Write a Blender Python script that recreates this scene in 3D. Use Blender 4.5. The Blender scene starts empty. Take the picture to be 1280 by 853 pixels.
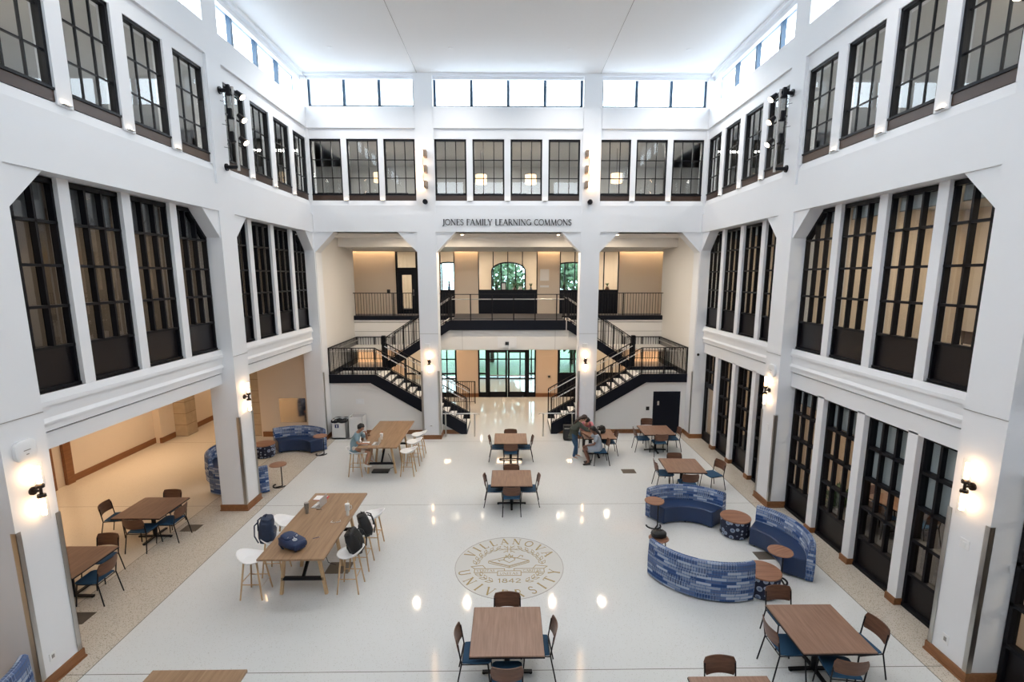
import bpy, bmesh, math, random
from mathutils import Vector, Matrix
random.seed(7)
PI = math.pi
C = bpy.context.scene.collection
scene = bpy.context.scene

# ------------------------------------------------------------------ materials
MAT = {}
def mat(name, col, rough=.5, metal=0., emit=None, estr=0., spec=.5, coat=0., noise=None, trans=0.):
    m = bpy.data.materials.new(name); m.use_nodes = True
    nt = m.node_tree; b = nt.nodes['Principled BSDF']
    b.inputs['Base Color'].default_value = (*col, 1)
    b.inputs['Roughness'].default_value = rough
    b.inputs['Metallic'].default_value = metal
    b.inputs['Specular IOR Level'].default_value = spec
    b.inputs['Coat Weight'].default_value = coat
    if emit:
        b.inputs['Emission Color'].default_value = (*emit, 1)
        b.inputs['Emission Strength'].default_value = estr
    if noise:                                   # (scale, amount)
        tc = nt.nodes.new('ShaderNodeTexCoord'); nz = nt.nodes.new('ShaderNodeTexNoise')
        nz.inputs['Scale'].default_value = noise[0]; nz.inputs['Detail'].default_value = 3
        nt.links.new(tc.outputs['Object'], nz.inputs['Vector'])
        mx = nt.nodes.new('ShaderNodeMix'); mx.data_type = 'RGBA'
        mx.inputs[6].default_value = (*[c*(1-noise[1]) for c in col], 1)
        mx.inputs[7].default_value = (*[min(1, c*(1+noise[1])) for c in col], 1)
        nt.links.new(nz.outputs['Fac'], mx.inputs[0]); nt.links.new(mx.outputs[2], b.inputs['Base Color'])
    MAT[name] = m
    return m

def wood(name, c1, c2, rough=.4, axis='Y', scale=1.0):
    m = mat(name, c1, rough); nt = m.node_tree; b = nt.nodes['Principled BSDF']
    tc = nt.nodes.new('ShaderNodeTexCoord'); mp = nt.nodes.new('ShaderNodeMapping')
    s = {'X': (1.2, 16, 16), 'Y': (16, 1.2, 16), 'Z': (16, 16, 1.2)}[axis]
    mp.inputs['Scale'].default_value = [q*scale for q in s]
    nz = nt.nodes.new('ShaderNodeTexNoise'); nz.inputs['Scale'].default_value = 1.6
    nz.inputs['Detail'].default_value = 6; nz.inputs['Distortion'].default_value = .35
    cr = nt.nodes.new('ShaderNodeValToRGB')
    cr.color_ramp.elements[0].position = .3; cr.color_ramp.elements[0].color = (*c1, 1)
    cr.color_ramp.elements[1].position = .72; cr.color_ramp.elements[1].color = (*c2, 1)
    nt.links.new(tc.outputs['Object'], mp.inputs['Vector']); nt.links.new(mp.outputs['Vector'], nz.inputs['Vector'])
    nt.links.new(nz.outputs['Fac'], cr.inputs['Fac']); nt.links.new(cr.outputs['Color'], b.inputs['Base Color'])
    return m

mat('white', (.80, .81, .83), .55, noise=(1.5, .012))
mat('ceiling_white', (.83, .83, .83), .8, noise=(.6, .01))
mat('hall_white', (.80, .78, .75), .6)
mat('cream', (.74, .64, .53), .7, noise=(2, .02))
mat('tan', (.66, .52, .40), .6)
mat('office_grey', (.52, .52, .51), .8)
mat('office_dark', (.16, .16, .165), .8)
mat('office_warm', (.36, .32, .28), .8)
mat('bounce_carpet', (.38, .37, .36), .95, noise=(40, .15))  # third-floor carpet, made pale to bounce light onto the office ceilings
mat('carpet', (.10, .10, .11), .95, noise=(40, .3))
mat('black', (.0055, .0055, .008), .42, spec=.22)
mat('black_soft', (.015, .015, .018), .6)
mat('panel_bronze', (.011, .009, .010), .3, spec=.3)
mat('bronze', (.035, .025, .02), .35, metal=.6)
mat('bronze_sill', (.055, .030, .020), .35, metal=.2)
mat('steel', (.55, .54, .52), .3, metal=1.)
mat('steel_grey', (.36, .34, .32), .4, metal=.8)
mat('dark_blue_black', (.0045, .006, .012), .4, spec=.2)
mat('window_frame_blue', (.025, .06, .105), .4)
mat('stool_white', (.80, .79, .78), .35)
mat('blue_seat', (.010, .060, .13), .75, noise=(60, .2))
mat('navy_vinyl', (.010, .028, .085), .38, noise=(3, .1))
mat('shade', (.62, .66, .68), .9)
mat('plastic_white', (.82, .82, .82), .35)
mat('plastic_black', (.01, .01, .01), .4)
mat('paper', (.85, .85, .85), .8)
mat('red', (.5, .02, .04), .5)
mat('bin_white', (.74, .74, .73), .4)
mat('bag_black', (.008, .008, .009), .3, noise=(14, .6))
mat('label_blue', (.01, .02, .12), .5)
mat('grille', (.20, .165, .13), .5, metal=.4)
mat('gold', (.30, .215, .075), .4, metal=.15)
mat('seal_ground', (.60, .60, .58), .08)
mat('letter_black', (.02, .02, .022), .4)
mat('skin_light', (.55, .30, .20), .55)
mat('skin_dark', (.16, .07, .045), .5)
mat('skin_mid', (.42, .21, .13), .55)
mat('hair_black', (.008, .006, .006), .5)
mat('hair_brown', (.03, .014, .01), .5)
mat('shirt_teal', (.20, .30, .35), .8, noise=(18, .2))
mat('shorts_beige', (.55, .47, .40), .8)
mat('sweater_green', (.060, .066, .052), .9, noise=(30, .2))
mat('jeans', (.025, .07, .14), .8, noise=(25, .2))
mat('dress_grey', (.28, .31, .36), .85, noise=(30, .15))
mat('pink', (.45, .15, .18), .8)
mat('shoe_white', (.72, .70, .66), .6)
mat('leather_brown', (.16, .08, .045), .5)
mat('shield_brown', (.28, .20, .14), .5)
mat('pack_navy', (.010, .022, .055), .6, noise=(12, .4))
mat('pack_blue', (.006, .022, .075), .5)
mat('pack_black', (.007, .007, .008), .55, noise=(12, .4))
mat('laptop', (.62, .64, .66), .3, metal=.5)
mat('screen', (.03, .04, .05), .15)
mat('tumbler_grey', (.25, .25, .24), .3, metal=.7)
mat('tumbler_white', (.68, .68, .66), .4)
mat('steel_mirror', (.62,.55,.48), .08, metal=1.)
mat('leaf', (.10, .17, .07), .6, noise=(3, .5))
mat('bark', (.08, .055, .04), .9)
mat('lamp_warm', (1, .8, .6), .5, emit=(1, .62, .33), estr=26)
mat('lamp_tri', (1, .8, .6), .5, emit=(1, .66, .38), estr=9)
mat('lamp_spot', (1, .9, .8), .5, emit=(1, .78, .55), estr=16)
mat('lamp_down', (1, .9, .8), .5, emit=(1, .85, .68), estr=12)
mat('strip_warm', (1, .8, .6), .5, emit=(1, .72, .42), estr=6)
mat('pendant', (1, .8, .6), .5, emit=(1, .66, .36), estr=2.4)
wood('walnut', (.20, .112, .074), (.30, .18, .124), .38, 'Y')
wood('walnut_back', (.075, .030, .016), (.15, .066, .036), .4, 'X')
wood('oak_top', (.235, .140, .075), (.34, .215, .125), .42, 'Y', .8)
wood('pale_wood', (.45, .29, .15), (.60, .42, .24), .5, 'Z')
wood('trim_wood', (.19, .075, .026), (.27, .115, .045), .42, 'Y')
wood('sidetable_wood', (.20, .09, .055), (.32, .165, .10), .4, 'X')

def make_glass(name, tint, refl):
    m = bpy.data.materials.new(name); m.use_nodes = True; nt = m.node_tree; nt.nodes.clear()
    o = nt.nodes.new('ShaderNodeOutputMaterial'); t = nt.nodes.new('ShaderNodeBsdfTransparent')
    g = nt.nodes.new('ShaderNodeBsdfGlossy'); mx = nt.nodes.new('ShaderNodeMixShader')
    lw = nt.nodes.new('ShaderNodeFresnel'); lw.inputs['IOR'].default_value = 1.5
    mu = nt.nodes.new('ShaderNodeMath'); mu.operation = 'MULTIPLY'; mu.inputs[1].default_value = refl; mu.use_clamp = True
    t.inputs['Color'].default_value = (*tint, 1); g.inputs['Roughness'].default_value = .015
    ge = nt.nodes.new('ShaderNodeNewGeometry'); iv = nt.nodes.new('ShaderNodeMath'); iv.operation = 'SUBTRACT'; iv.inputs[0].default_value = 1
    nt.links.new(ge.outputs['Backfacing'], iv.inputs[1]); m2 = nt.nodes.new('ShaderNodeMath'); m2.operation = 'MULTIPLY'   # only the outer face of a pane mirrors
    nt.links.new(lw.outputs[0], mu.inputs[0]); nt.links.new(mu.outputs[0], m2.inputs[0]); nt.links.new(iv.outputs[0], m2.inputs[1]); nt.links.new(m2.outputs[0], mx.inputs[0])
    nt.links.new(t.outputs[0], mx.inputs[1]); nt.links.new(g.outputs[0], mx.inputs[2]); nt.links.new(mx.outputs[0], o.inputs[0])
    MAT[name] = m
make_glass('glass', (.86, .88, .88), 1.3)
make_glass('glass_dark', (.62, .62, .62), 1.5)
make_glass('glass_clear', (.97, .98, .98), .7)
make_glass('glass_tinted', (.72, .83, .82), .9)
make_glass('glass_dimmed', (.24, .30, .35), .9)  # tint added to dim the bright sky behind the third-floor rooms

def terrazzo():
    m = mat('terrazzo', (.7, .7, .68), .13); nt = m.node_tree; N = nt.nodes.new; L = nt.links.new
    b = nt.nodes['Principled BSDF']; b.inputs['Specular IOR Level'].default_value = .38
    tc = N('ShaderNodeTexCoord'); sp = N('ShaderNodeSeparateXYZ'); L(tc.outputs['Object'], sp.inputs[0])
    def math_(op, a, bb=None):
        n = N('ShaderNodeMath'); n.operation = op
        for i, v in ((0, a), (1, bb)):
            if v is None: continue
            if isinstance(v, (int, float)): n.inputs[i].default_value = v
            else: L(v, n.inputs[i])
        return n.outputs[0]
    def rgb(f, c1, c2):
        n = N('ShaderNodeMix'); n.data_type = 'RGBA'
        if isinstance(f, (int, float)): n.inputs[0].default_value = f
        else: L(f, n.inputs[0])
        for i, v in ((6, c1), (7, c2)):
            if isinstance(v, tuple): n.inputs[i].default_value = (*v, 1)
            else: L(v, n.inputs[i])
        return n.outputs[2]
    v1 = N('ShaderNodeTexVoronoi'); v1.inputs['Scale'].default_value = 90; L(tc.outputs['Object'], v1.inputs['Vector'])
    v2 = N('ShaderNodeTexVoronoi'); v2.inputs['Scale'].default_value = 72; L(tc.outputs['Object'], v2.inputs['Vector'])
    sc = N('ShaderNodeSeparateColor'); L(v1.outputs['Color'], sc.inputs[0])
    sc2 = N('ShaderNodeSeparateColor'); L(v2.outputs['Color'], sc2.inputs[0])
    dark1 = math_('MULTIPLY', math_('GREATER_THAN', sc.outputs[0], .93), math_('LESS_THAN', v1.outputs['Distance'], .42))
    light = rgb(dark1, (.645, .655, .65), (.42, .40, .36))
    dark2 = math_('MULTIPLY', math_('GREATER_THAN', sc2.outputs[0], .70), math_('LESS_THAN', v2.outputs['Distance'], .45))
    band = rgb(dark2, (.545, .49, .415), (.25, .215, .17))
    ax = math_('ABSOLUTE', sp.outputs[0])
    inband = math_('MULTIPLY', math_('GREATER_THAN', ax, 6.5), math_('LESS_THAN', ax, 8.02))
    warm = rgb(dark1, (.62, .55, .45), (.40, .34, .26))
    far = math_('GREATER_THAN', ax, 8.02)
    col = rgb(inband, rgb(far, light, warm), band)
    # brass divider joints between the floor slabs
    def near(v, p, w): return math_('LESS_THAN', math_('ABSOLUTE', math_('SUBTRACT', v, p)), w)
    j = near(ax, 6.5, .007)
    j = math_('MAXIMUM', j, near(ax, 8.02, .006))
    for y in (1.1, 6.77, 12.45, 17.62): j = math_('MAXIMUM', j, near(sp.outputs[1], y, .006))
    col = rgb(j, col, (.17, .16, .14))
    L(col, b.inputs['Base Color'])
    b.inputs['Roughness'].default_value = .06
terrazzo()

def block_fabric():
    m = mat('block_fabric', (.1, .2, .4), .8); nt = m.node_tree; N = nt.nodes.new; L = nt.links.new
    b = nt.nodes['Principled BSDF']; uv = N('ShaderNodeUVMap')
    sp = N('ShaderNodeSeparateXYZ'); L(uv.outputs[0], sp.inputs[0])
    def brick(scale, w, h, off, c1, c2, mo, ms, bias=0.):
        n = N('ShaderNodeTexBrick'); n.offset = off; n.inputs['Scale'].default_value = scale
        n.inputs['Brick Width'].default_value = w; n.inputs['Row Height'].default_value = h
        n.inputs['Color1'].default_value = (*c1, 1); n.inputs['Color2'].default_value = (*c2, 1)
        n.inputs['Mortar'].default_value = (*mo, 1); n.inputs['Mortar Size'].default_value = ms
        n.inputs['Bias'].default_value = bias
        L(uv.outputs[0], n.inputs['Vector']); return n
    a = brick(1, .27, .062, .37, (.012, .045, .16), (.50, .56, .66), (.04, .11, .28), .006, -.15)
    c = brick(1, .05, .13, .3, (.006, .015, .055), (.06, .13, .32), (.30, .38, .52), .006, -.45)
    w = brick(1, .36, .15, .43, (0, 0, 0), (1, 1, 1), (1, 1, 1), .0, -.25)
    mx = N('ShaderNodeMix'); mx.data_type = 'RGBA'; L(w.outputs['Color'], mx.inputs[0])
    L(a.outputs['Color'], mx.inputs[6]); L(c.outputs['Color'], mx.inputs[7]); L(mx.outputs[2], b.inputs['Base Color'])
    m = mat('dot_fabric', (.1, .2, .4), .8); nt = m.node_tree; N = nt.nodes.new; L = nt.links.new
    b = nt.nodes['Principled BSDF']; uv = N('ShaderNodeUVMap')
    v = N('ShaderNodeTexVoronoi'); v.inputs['Scale'].default_value = 8.5; L(uv.outputs[0], v.inputs['Vector'])
    v.inputs['Randomness'].default_value = .55
    cr = N('ShaderNodeValToRGB'); e = cr.color_ramp
    e.elements[0].position = 0; e.elements[0].color = (.03, .05, .12, 1)
    e.elements[1].position = .42; e.elements[1].color = (.30, .35, .45, 1)
    k = e.elements.new(.20); k.color = (.14, .19, .30, 1)
    k = e.elements.new(.47); k.color = (.008, .012, .035, 1)
    L(v.outputs['Distance'], cr.inputs['Fac']); L(cr.outputs['Color'], b.inputs['Base Color'])
block_fabric()

def stone():
    m = mat('stone', (.5, .4, .28), .8); nt = m.node_tree; N = nt.nodes.new; L = nt.links.new
    b = nt.nodes['Principled BSDF']; tc = N('ShaderNodeTexCoord'); sp = N('ShaderNodeSeparateXYZ'); L(tc.outputs['Object'], sp.inputs[0])
    d = N('ShaderNodeMath'); d.operation = 'DIVIDE'; L(sp.outputs[2], d.inputs[0]); d.inputs[1].default_value = .44
    f = N('ShaderNodeMath'); f.operation = 'FRACT'; L(d.outputs[0], f.inputs[0])
    g = N('ShaderNodeMath'); g.operation = 'LESS_THAN'; L(f.outputs[0], g.inputs[0]); g.inputs[1].default_value = .035
    nz = N('ShaderNodeTexNoise'); nz.inputs['Scale'].default_value = 5; L(tc.outputs['Object'], nz.inputs['Vector'])
    a = N('ShaderNodeMix'); a.data_type = 'RGBA'; L(nz.outputs['Fac'], a.inputs[0]); a.inputs[6].default_value = (.40, .31, .205, 1); a.inputs[7].default_value = (.56, .45, .32, 1)
    c = N('ShaderNodeMix'); c.data_type = 'RGBA'; L(g.outputs[0], c.inputs[0]); L(a.outputs[2], c.inputs[6]); c.inputs[7].default_value = (.22, .16, .10, 1)
    L(c.outputs[2], b.inputs['Base Color'])
stone()

# ------------------------------------------------------------------ mesh helpers
class MB:
    def __init__(s): s.v = []; s.f = []; s.uv = {}
    def poly(s, pts, faces, uvs=None):
        n = len(s.v); s.v += [tuple(p) for p in pts]
        for i, f in enumerate(faces):
            if uvs: s.uv[len(s.f)] = uvs[i]
            s.f.append([n+q for q in f])
        return s
    def box(s, x0, x1, y0, y1, z0, z1):
        if x0 > x1: x0, x1 = x1, x0
        if y0 > y1: y0, y1 = y1, y0
        if z0 > z1: z0, z1 = z1, z0
        return s.poly([(x0, y0, z0), (x1, y0, z0), (x1, y1, z0), (x0, y1, z0), (x0, y0, z1), (x1, y0, z1), (x1, y1, z1), (x0, y1, z1)],
                      [(0, 3, 2, 1), (4, 5, 6, 7), (0, 1, 5, 4), (1, 2, 6, 5), (2, 3, 7, 6), (3, 0, 4, 7)])
    def prism(s, pts, a, b, axis):              # polygon extruded along an axis from a to b; axis 0: pts are (y,z); 1: (x,z); 2: (x,y)
        def P(p, t): return {0: (t, p[0], p[1]), 1: (p[0], t, p[1]), 2: (p[0], p[1], t)}[axis]
        n = len(pts)
        return s.poly([P(p, a) for p in pts]+[P(p, b) for p in pts],
                      [tuple(range(n-1, -1, -1)), tuple(range(n, 2*n))]+[(i, (i+1) % n, n+(i+1) % n, n+i) for i in range(n)])
    def bar(s, p, q, w, h, up=(0, 0, 1)):       # rectangular bar from p to q
        p = Vector(p); q = Vector(q); d = (q-p).normalized(); u = Vector(up)
        if abs(d.dot(u)) > .98: u = Vector((0, 1, 0))
        r = d.cross(u).normalized(); u = r.cross(d).normalized()
        o = [(-w/2, -h/2), (w/2, -h/2), (w/2, h/2), (-w/2, h/2)]
        return s.poly([p+r*a+u*b for a, b in o]+[q+r*a+u*b for a, b in o],
                      [(0, 1, 2, 3), (7, 6, 5, 4), (0, 4, 5, 1), (1, 5, 6, 2), (2, 6, 7, 3), (3, 7, 4, 0)])
    def tube(s, path, r, n=8, r2=None):
        P = [Vector(p) for p in path]; rings = []; base = len(s.v); prev = None
        for i, p in enumerate(P):
            d = ((P[i+1] if i+1 < len(P) else p)-(P[i-1] if i else p)).normalized()
            u = prev if prev else (Vector((0, 0, 1)) if abs(d.z) < .9 else Vector((1, 0, 0)))
            a = d.cross(u).normalized(); u = a.cross(d).normalized(); prev = u
            rr = r if r2 is None else r+(r2-r)*i/(len(P)-1)
            for k in range(n):
                t = 2*PI*k/n; s.v.append(tuple(p+(a*math.cos(t)+u*math.sin(t))*rr))
        for i in range(len(P)-1):
            for k in range(n):
                a = base+i*n+k; b = base+i*n+(k+1) % n; s.f.append([a, b, b+n, a+n])
        s.f.append([base+k for k in range(n-1, -1, -1)]); s.f.append([base+(len(P)-1)*n+k for k in range(n)])
        return s
    def lathe(s, prof, n=24, c=(0, 0, 0), uv=False):   # prof: (r, z) from bottom to top
        base = len(s.v); m = len(prof); R = max(p[0] for p in prof)
        for r, z in prof:
            for k in range(n):
                t = 2*PI*k/n; s.v.append((c[0]+r*math.cos(t), c[1]+r*math.sin(t), c[2]+z))
        for i in range(m-1):
            for k in range(n):
                a = base+i*n+k; b = base+i*n+(k+1) % n
                if uv:
                    u0 = 2*PI*R*k/n; u1 = 2*PI*R*(k+1)/n; s.uv[len(s.f)] = [(u0, prof[i][1]), (u1, prof[i][1]), (u1, prof[i+1][1]), (u0, prof[i+1][1])]
                s.f.append([a, b, b+n, a+n])
        if prof[0][0] > 1e-5: s.f.append([base+k for k in range(n-1, -1, -1)])
        if prof[-1][0] > 1e-5: s.f.append([base+(m-1)*n+k for k in range(n)])
        return s
    def ball(s, c, rx, ry=None, rz=None, n=16, m=10, rot=None):
        ry = ry or rx; rz = rz or rx; base = len(s.v)
        for i in range(m+1):
            ph = -PI/2+PI*i/m
            for k in range(n):
                t = 2*PI*k/n; p = Vector((rx*math.cos(ph)*math.cos(t), ry*math.cos(ph)*math.sin(t), rz*math.sin(ph)))
                if rot: p = rot @ p
                s.v.append((c[0]+p.x, c[1]+p.y, c[2]+p.z))
        for i in range(m):
            for k in range(n):
                a = base+i*n+k; b = base+i*n+(k+1) % n; s.f.append([a, b, b+n, a+n])
        return s
    def build(s, name, m=None, parent=None, smooth=False, bevel=0., loc=None, kind=None, label=None, seg=2):
        me = bpy.data.meshes.new(name); me.from_pydata(s.v, [], s.f)
        if s.uv:
            ul = me.uv_layers.new(name='UVMap')
            for fi, uvs in s.uv.items():
                p = me.polygons[fi]
                for li, u in zip(p.loop_indices, uvs): ul.data[li].uv = u
        bm = bmesh.new(); bm.from_mesh(me)
        if smooth and not s.uv: bmesh.ops.remove_doubles(bm, verts=bm.verts, dist=1e-5)
        bmesh.ops.recalc_face_normals(bm, faces=bm.faces); bm.to_mesh(me); bm.free()
        o = bpy.data.objects.new(name, me); C.objects.link(o)
        if m: me.materials.append(MAT[m] if isinstance(m, str) else m)
        if smooth:
            for p in me.polygons: p.use_smooth = True
            me.set_sharp_from_angle(angle=math.radians(40))
        if bevel:
            b = o.modifiers.new('b', 'BEVEL'); b.width = bevel; b.segments = seg; b.limit_method = 'ANGLE'
        if parent: o.parent = parent
        if loc: o.location = loc
        if kind: o['kind'] = kind
        if label: o['label'] = label
        return o
B = lambda *a: MB().box(*a)

def thing(name, label, cat, loc=(0, 0, 0), rz=0., group=None):
    o = bpy.data.objects.new(name, None); C.objects.link(o); o.location = loc; o.rotation_euler = (0, 0, rz)
    o.empty_display_size = .1
    o['label'] = label; o['category'] = cat
    if group: o['group'] = group
    return o
def tag(o, label, cat, group=None):
    o['label'] = label; o['category'] = cat
    if group: o['group'] = group
    return o
CH = {}
def dup(root, loc, rz=0., label=None, group=None, cat=None):
    r = root.copy(); C.objects.link(r); r.location = loc; r.rotation_euler = (0, 0, rz)
    if label: r['label'] = label
    if group: r['group'] = group
    for ch in list(root.children):
        c = ch.copy(); C.objects.link(c); c.parent = r
        for g in list(ch.children):
            d = g.copy(); C.objects.link(d); d.parent = c
    return r
class Proto:                                    # first call moves the source itself, later calls copy it
    def __init__(s, root): s.root = root; s.used = False
    def put(s, loc, rz, label, group=None):
        if not s.used:
            s.used = True; r = s.root; r.location = loc; r.rotation_euler = (0, 0, rz); r['label'] = label
            if group: r['group'] = group
            return r
        return dup(s.root, loc, rz, label, group)

# ------------------------------------------------------------------ lettering: stroke drawn roman capitals on a unit-high cell
T, t_ = .15, .06       # thick and thin strokes
def arc(cx, cy, rx, ry, a0, a1, n=10): return [(cx+rx*math.cos(math.radians(a0+(a1-a0)*i/n)), cy+ry*math.sin(math.radians(a0+(a1-a0)*i/n))) for i in range(n+1)]
def sf(x, y, w=.22): return ([(x-w/2, y), (x+w/2, y)], .04)
GL = {
 'J': (.42, [([(.26, .98), (.26, .12), (.2, -.08), (.06, -.16)], T), sf(.26, .98)]),
 'O': (.92, [(arc(.46, .5, .38, .47, 0, 360, 20), .11)]),
 'N': (.92, [([(.16, 0), (.16, .98)], t_), ([(.14, .98), (.76, .02)], T), ([(.76, 0), (.76, .98)], t_), sf(.14, .98), sf(.16, .02), sf(.76, .98)]),
 'E': (.66, [([(.16, 0), (.16, 1)], T), ([(.1, .98), (.56, .98), (.56, .86)], t_), ([(.16, .52), (.46, .52)], t_), ([(.1, .02), (.6, .02), (.62, .15)], t_)]),
 'S': (.6, [(arc(.3, .75, .2, .22, 20, 250, 8)+arc(.3, .26, .22, .24, 80, -160, 9), .1)]),
 'F': (.6, [([(.16, 0), (.16, 1)], T), ([(.1, .98), (.54, .98), (.54, .86)], t_), ([(.16, .52), (.44, .52)], t_), sf(.16, .02)]),
 'A': (.86, [([(.1, 0), (.42, 1)], t_), ([(.42, 1), (.76, 0)], T), ([(.22, .36), (.64, .36)], .05), sf(.1, .02), sf(.76, .02)]),
 'M': (1.06, [([(.14, 0), (.2, .98)], t_), ([(.2, .98), (.52, .04)], T), ([(.52, .04), (.84, .98)], t_), ([(.84, .98), (.92, 0)], T), sf(.14, .02), sf(.92, .02)]),
 'I': (.36, [([(.18, 0), (.18, 1)], T), sf(.18, .98), sf(.18, .02)]),
 'L': (.64, [([(.16, 0), (.16, 1)], T), ([(.1, .02), (.58, .02), (.6, .16)], t_), sf(.16, .98)]),
 'Y': (.78, [([(.08, .98), (.38, .48)], T), ([(.68, .98), (.38, .48)], t_), ([(.38, .5), (.38, 0)], T), sf(.1, .98), sf(.68, .98), sf(.38, .02)]),
 'R': (.76, [([(.16, 0), (.16, 1)], T), ([(.1, .98), (.34, .98)]+arc(.34, .74, .2, .24, 90, -90, 6)+[(.16, .5)], .08), ([(.36, .5), (.7, .0)], T), sf(.16, .02)]),
 'G': (.86, [(arc(.46, .5, .36, .47, 50, 340, 16), .11), ([(.78, .06), (.78, .42)], T), sf(.76, .42)]),
 'C': (.78, [(arc(.46, .5, .36, .47, 50, 312, 16), .11)]),
 'V': (.84, [([(.1, 1), (.42, 0)], T), ([(.42, 0), (.74, 1)], t_), sf(.1, .98), sf(.74, .98)]),
 'U': (.84, [([(.16, 1), (.16, .3)]+arc(.42, .28, .26, .27, 180, 360, 8)+[(.68, 1)], .1), sf(.16, .98), sf(.68, .98)]),
 'T': (.76, [([(.38, 0), (.38, 1)], T), ([(.08, .86), (.08, .98), (.68, .98), (.68, .86)], t_), sf(.38, .02)]),
 '1': (.4, [([(.1, .84), (.22, 1), (.22, 0)], .1)]),
 '8': (.62, [(arc(.31, .75, .17, .22, 0, 360, 12), .09), (arc(.31, .27, .22, .26, 0, 360, 12), .1)]),
 '4': (.66, [([(.44, 0), (.44, 1), (.08, .3), (.6, .3)], .09)]),
 '2': (.6, [(arc(.3, .72, .2, .25, 160, -30, 8)+[(.1, .02), (.54, .02)], .09)]),
 'X': (.7, [([(.1, 1), (.6, 0)], T), ([(.6, 1), (.1, 0)], t_)]),
 ' ': (.42, []),
}
def stroke(mb, pts, w, xf, d):
    for (ax, ay), (bx, by) in zip(pts, pts[1:]):
        L = math.hypot(bx-ax, by-ay) or 1e-6; ux, uy = (bx-ax)/L, (by-ay)/L; e = w*.25
        ax2, ay2, bx2, by2 = ax-ux*e, ay-uy*e, bx+ux*e, by+uy*e; nx, ny = -uy*w/2, ux*w/2
        q = [(ax2+nx, ay2+ny), (bx2+nx, by2+ny), (bx2-nx, by2-ny), (ax2-nx, ay2-ny)]
        mb.poly([xf(x, y, 0) for x, y in q]+[xf(x, y, d) for x, y in q], [(0, 1, 2, 3), (7, 6, 5, 4), (0, 4, 5, 1), (1, 5, 6, 2), (2, 6, 7, 3), (3, 7, 4, 0)])
def text_width(s): return sum(GL[c][0] for c in s)
def text_line(mb, s, xf, d):
    x = 0
    for c in s:
        w, st = GL[c]
        for pts, tw in st: stroke(mb, pts, tw, lambda a, b, k, x=x: xf(x+a, b, k), d)
        x += w

# ------------------------------------------------------------------ the hall: side walls
PX = 6.82          # face of the side piers
PIER = [(.71, 1.37), (6.45, 7.12), (12.2, 12.88), (17.9, 18.56)]
BAYS = [(1.37, 6.45), (7.12, 12.2), (12.88, 17.9)]
WIN2 = lambda y0: [(y0+.02+1.313*i, y0+.02+1.313*i+1.10) for i in range(4)]
WIN3 = lambda y0, y1: [((y0+y1)/2-2.505+1.325*i, (y0+y1)/2-2.505+1.325*i+1.037) for i in range(4)]
wn = [0]
def wname():
    wn[0] += 1; return 'window_%d' % wn[0]

def window(frame, glass, gm='glass', fm='black', extra=()):
    root = bpy.data.objects.new(wname(), None); C.objects.link(root); root['kind'] = 'structure'
    frame.build('window_frame', fm, root); glass.build('window_glass', gm, root)
    for n, b, m in extra: b.build(n, m, root)
    return root

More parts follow.
